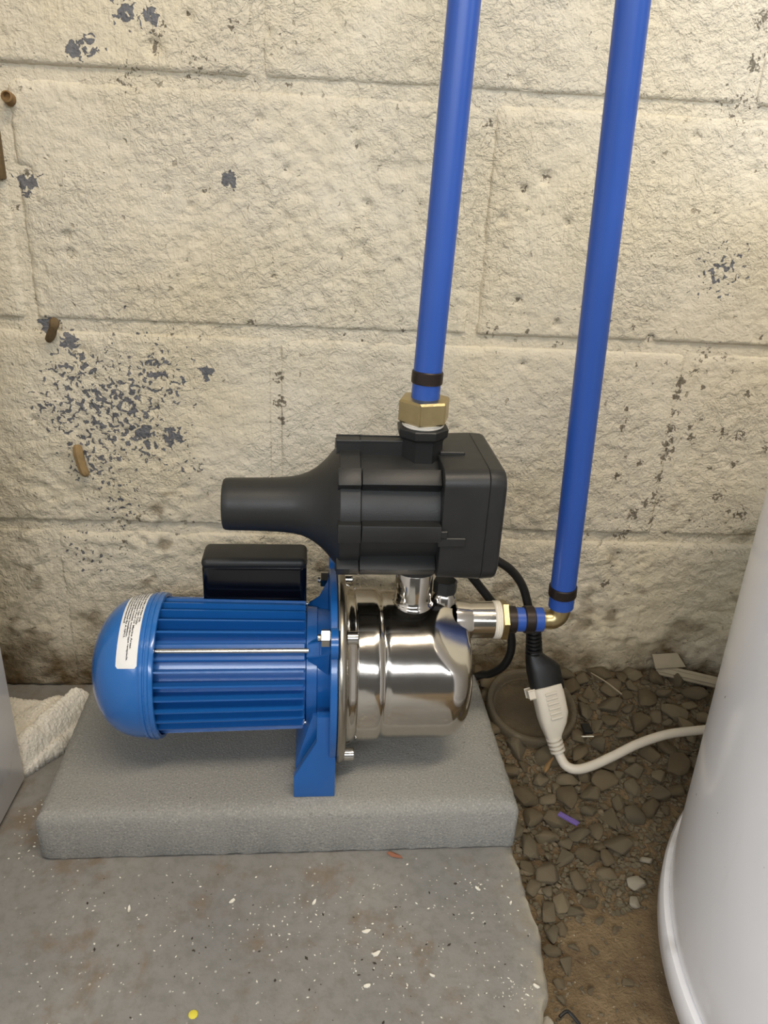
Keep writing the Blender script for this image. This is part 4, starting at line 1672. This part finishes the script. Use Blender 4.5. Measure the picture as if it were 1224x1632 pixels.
# larger white paint flakes on the floor
FL = [(-0.011, -0.283, 5.5, 1.0, 'white paint flake in front of the pump foot'), (-0.077, -0.281, 6.0, 0.7, 'narrow white paint curl left of the pump foot on the floor'),
      (-0.157, -0.288, 5.5, 1.6, 'upright white paint flake on the left part of the floor'), (0.079, -0.346, 4.6, -0.4, 'short white paint flake alone near the front of the floor'),
      (0.030, -0.353, 6.5, 0.3, 'white paint flake beside a dark crumb at the front'), (0.125, -0.271, 5.0, -0.8, 'curved white paint flake near the slab corner'),
      (0.155, -0.355, 5.5, -0.7, 'pale paint flake at the broken slab edge'), (-0.182, -0.378, 4.5, 0.2, 'cream paint flake near the bottom left of the floor'),
      (-0.253, -0.155, 7.0, 0.8, 'large pale paint curl on the floor between cabinet and paver'), (0.038, -0.328, 8.0, 0.5, 'crumpled white paint curl in the middle of the floor'),
      (0.031, -0.309, 7.0, 0.2, 'thin cracked white paint flake right of the cream spots'), (0.150, -0.285, 4.0, 1.1, 'tiny white paint flake close to the slab corner')]
for k, (x, y, s, a, lab) in enumerate(FL):
    rn_ = random.Random(k)
    bm = bmesh.new()
    n = 8
    up, dn = [], []
    for i in range(n):
        t = 2 * pi * i / n
        rr = s * 0.0005 * rn_.uniform(0.75, 1.2)
        px, py = rr * cos(t), rr * 0.42 * sin(t)
        zz = 0.0008 + 0.0009 * (px / (s * 0.0005)) ** 2
        w = (x + px * cos(a) - py * sin(a), y + px * sin(a) + py * cos(a))
        up.append(bm.verts.new((w[0], w[1], zz + 0.0003)))
        dn.append(bm.verts.new((w[0], w[1], zz - 0.0006)))
    c1 = bm.verts.new((x, y, 0.0011))
    c2 = bm.verts.new((x, y, 0.0001))
    for i in range(n):
        j = (i + 1) % n
        bm.faces.new((c1, up[i], up[j]))
        bm.faces.new((c2, dn[j], dn[i]))
        bm.faces.new((up[i], dn[i], dn[j], up[j]))
    tag(mesh_obj('paint_flake', bm, 'flake', None), lab, 'paint flake', 'paint flakes on the floor')

# fine paint crumbs: far too many to count
GV, GF = [], []
rnd = random.Random(21)


def crumb(x, y, z, r):
    b0 = len(GV)
    a = rnd.uniform(0, 6.28)
    l = r * rnd.uniform(0.9, 1.6)
    for sx_, sy_, sz_ in ((1, 0, .2), (0, 1, .3), (-1, 0, .2), (0, -1, .1), (0, 0, 1.1)):
        px, py = sx_ * l, sy_ * r * 0.7
        GV.append((x + px * cos(a) - py * sin(a), y + px * sin(a) + py * cos(a), z + sz_ * r * 0.6))
    for q in ((0, 1, 4), (1, 2, 4), (2, 3, 4), (3, 0, 4), (3, 2, 1, 0)):
        GF.append([b0 + i for i in q])


CL = [(0.04, -0.30, .04), (0.03, -0.34, .03), (-0.16, -0.30, .05), (-0.05, -0.31, .05), (0.12, -0.28, .03), (-0.2, -0.35, .06), (0.10, -0.34, .04), (-0.02, -0.29, .03), (0.145, -0.36, .012)]
for k in range(680):
    if k % 3:
        c_ = rnd.choice(CL)
        x, y = rnd.gauss(c_[0], c_[2]), rnd.gauss(c_[1], c_[2] * 0.6)
    else:
        x, y = rnd.uniform(-0.27, 0.16), rnd.uniform(-0.46, -0.24)
    if y > -0.243 or x < -0.285 or x > edge_x(y) - 0.008:
        continue
    crumb(x, y, 0.0001, min(0.0014, 0.00025 + abs(rnd.gauss(0, 0.00038))))
for k in range(30):
    crumb(rnd.uniform(-0.275, -0.25), rnd.uniform(-0.24, -0.17), 0.0001, 0.0004 + abs(rnd.gauss(0, 0.0005)))
me = bpy.data.meshes.new('paint_crumbs')
me.from_pydata(GV, [], GF)
o = link('paint_crumbs', me, 'flake', None, 0)
o['kind'] = 'stuff'
tag(o, 'fine white paint crumbs scattered over the grey floor', 'crumbs')

GV, GF = [], []
for k in range(110):
    c_ = rnd.choice([(-0.09, -0.33, .05), (0.0, -0.34, .05), (-0.12, -0.285, .05), (0.10, -0.31, .05)])
    x, y = rnd.gauss(c_[0], c_[2]), rnd.gauss(c_[1], c_[2] * 0.6)
    if y > -0.245 or x < -0.28 or x > edge_x(y) - 0.008:
        continue
    crumb(x, y, 0.0001, min(0.0016, 0.0003 + abs(rnd.gauss(0, 0.00055))))
me = bpy.data.meshes.new('dirt_crumbs')
me.from_pydata(GV, [], GF)
o = link('dirt_crumbs', me, 'darkcrumb', None, 0)
o['kind'] = 'stuff'
tag(o, 'fine dark dirt crumbs scattered over the grey floor', 'crumbs')

# mud tubes and wood bits on the wall
bm = bmesh.new()
tube(bm, spline([(-0.2535, -0.0035, 0.288), (-0.2522, -0.006, 0.281), (-0.2508, -0.0065, 0.271), (-0.2485, -0.007, 0.262), (-0.2455, -0.0055, 0.2575)], 5),
     [0.0022, 0.0035, 0.0042, 0.0045, 0.0047, 0.0048, 0.0048, 0.0047, 0.0046, 0.0046, 0.0046, 0.0045, 0.0044, 0.0044, 0.0044, 0.0046, 0.0045, 0.004, 0.0036, 0.003, 0.0018], 9)
tag(mesh_obj('mud_tube', bm, 'cocoon', None), 'tan dried mud tube stuck to the flaked part of the wall', 'mud tube')
bm = bmesh.new()
tube(bm, spline([(-0.2590, -0.006, 0.4080), (-0.2585, -0.010, 0.404), (-0.2625, -0.007, 0.396), (-0.2680, -0.003, 0.388)], 5),
     [0.0024, 0.0036, 0.0043, 0.0046, 0.0047, 0.0044, 0.004, 0.0038, 0.0038, 0.004, 0.0042, 0.0042, 0.004, 0.0038, 0.0034, 0.002], 9)
tag(mesh_obj('mud_tube', bm, 'darkmud', None), 'dark brown mud tube on the mortar joint above the flaked patch', 'mud tube')
bm = bmesh.new()
m = frame((-0.2745, 0.002, 0.5835), (0.0, -1, 0.25))
lathe(bm, [(0.0, 0.0), (0.0, 0.0052), (0.009, 0.0046), (0.0095, 0.0034), (0.006, 0.0026), (0.006, 0.0)], 'z', 16, caps=False)
for v_ in bm.verts:
    v_.co = m @ v_.co
tag(mesh_obj('wall_plug', bm, 'wood', None), 'brown wood plug end sticking out of the wall at upper left', 'plug')
bm = bmesh.new()
box(bm, (-0.3005, -0.005, 0.523), (-0.2868, 0.004, 0.566), 0.0015, 2)
tag(mesh_obj('wood_sliver', bm, 'darkmud', None), 'dark brown wood sliver on the wall at the left edge', 'wood')
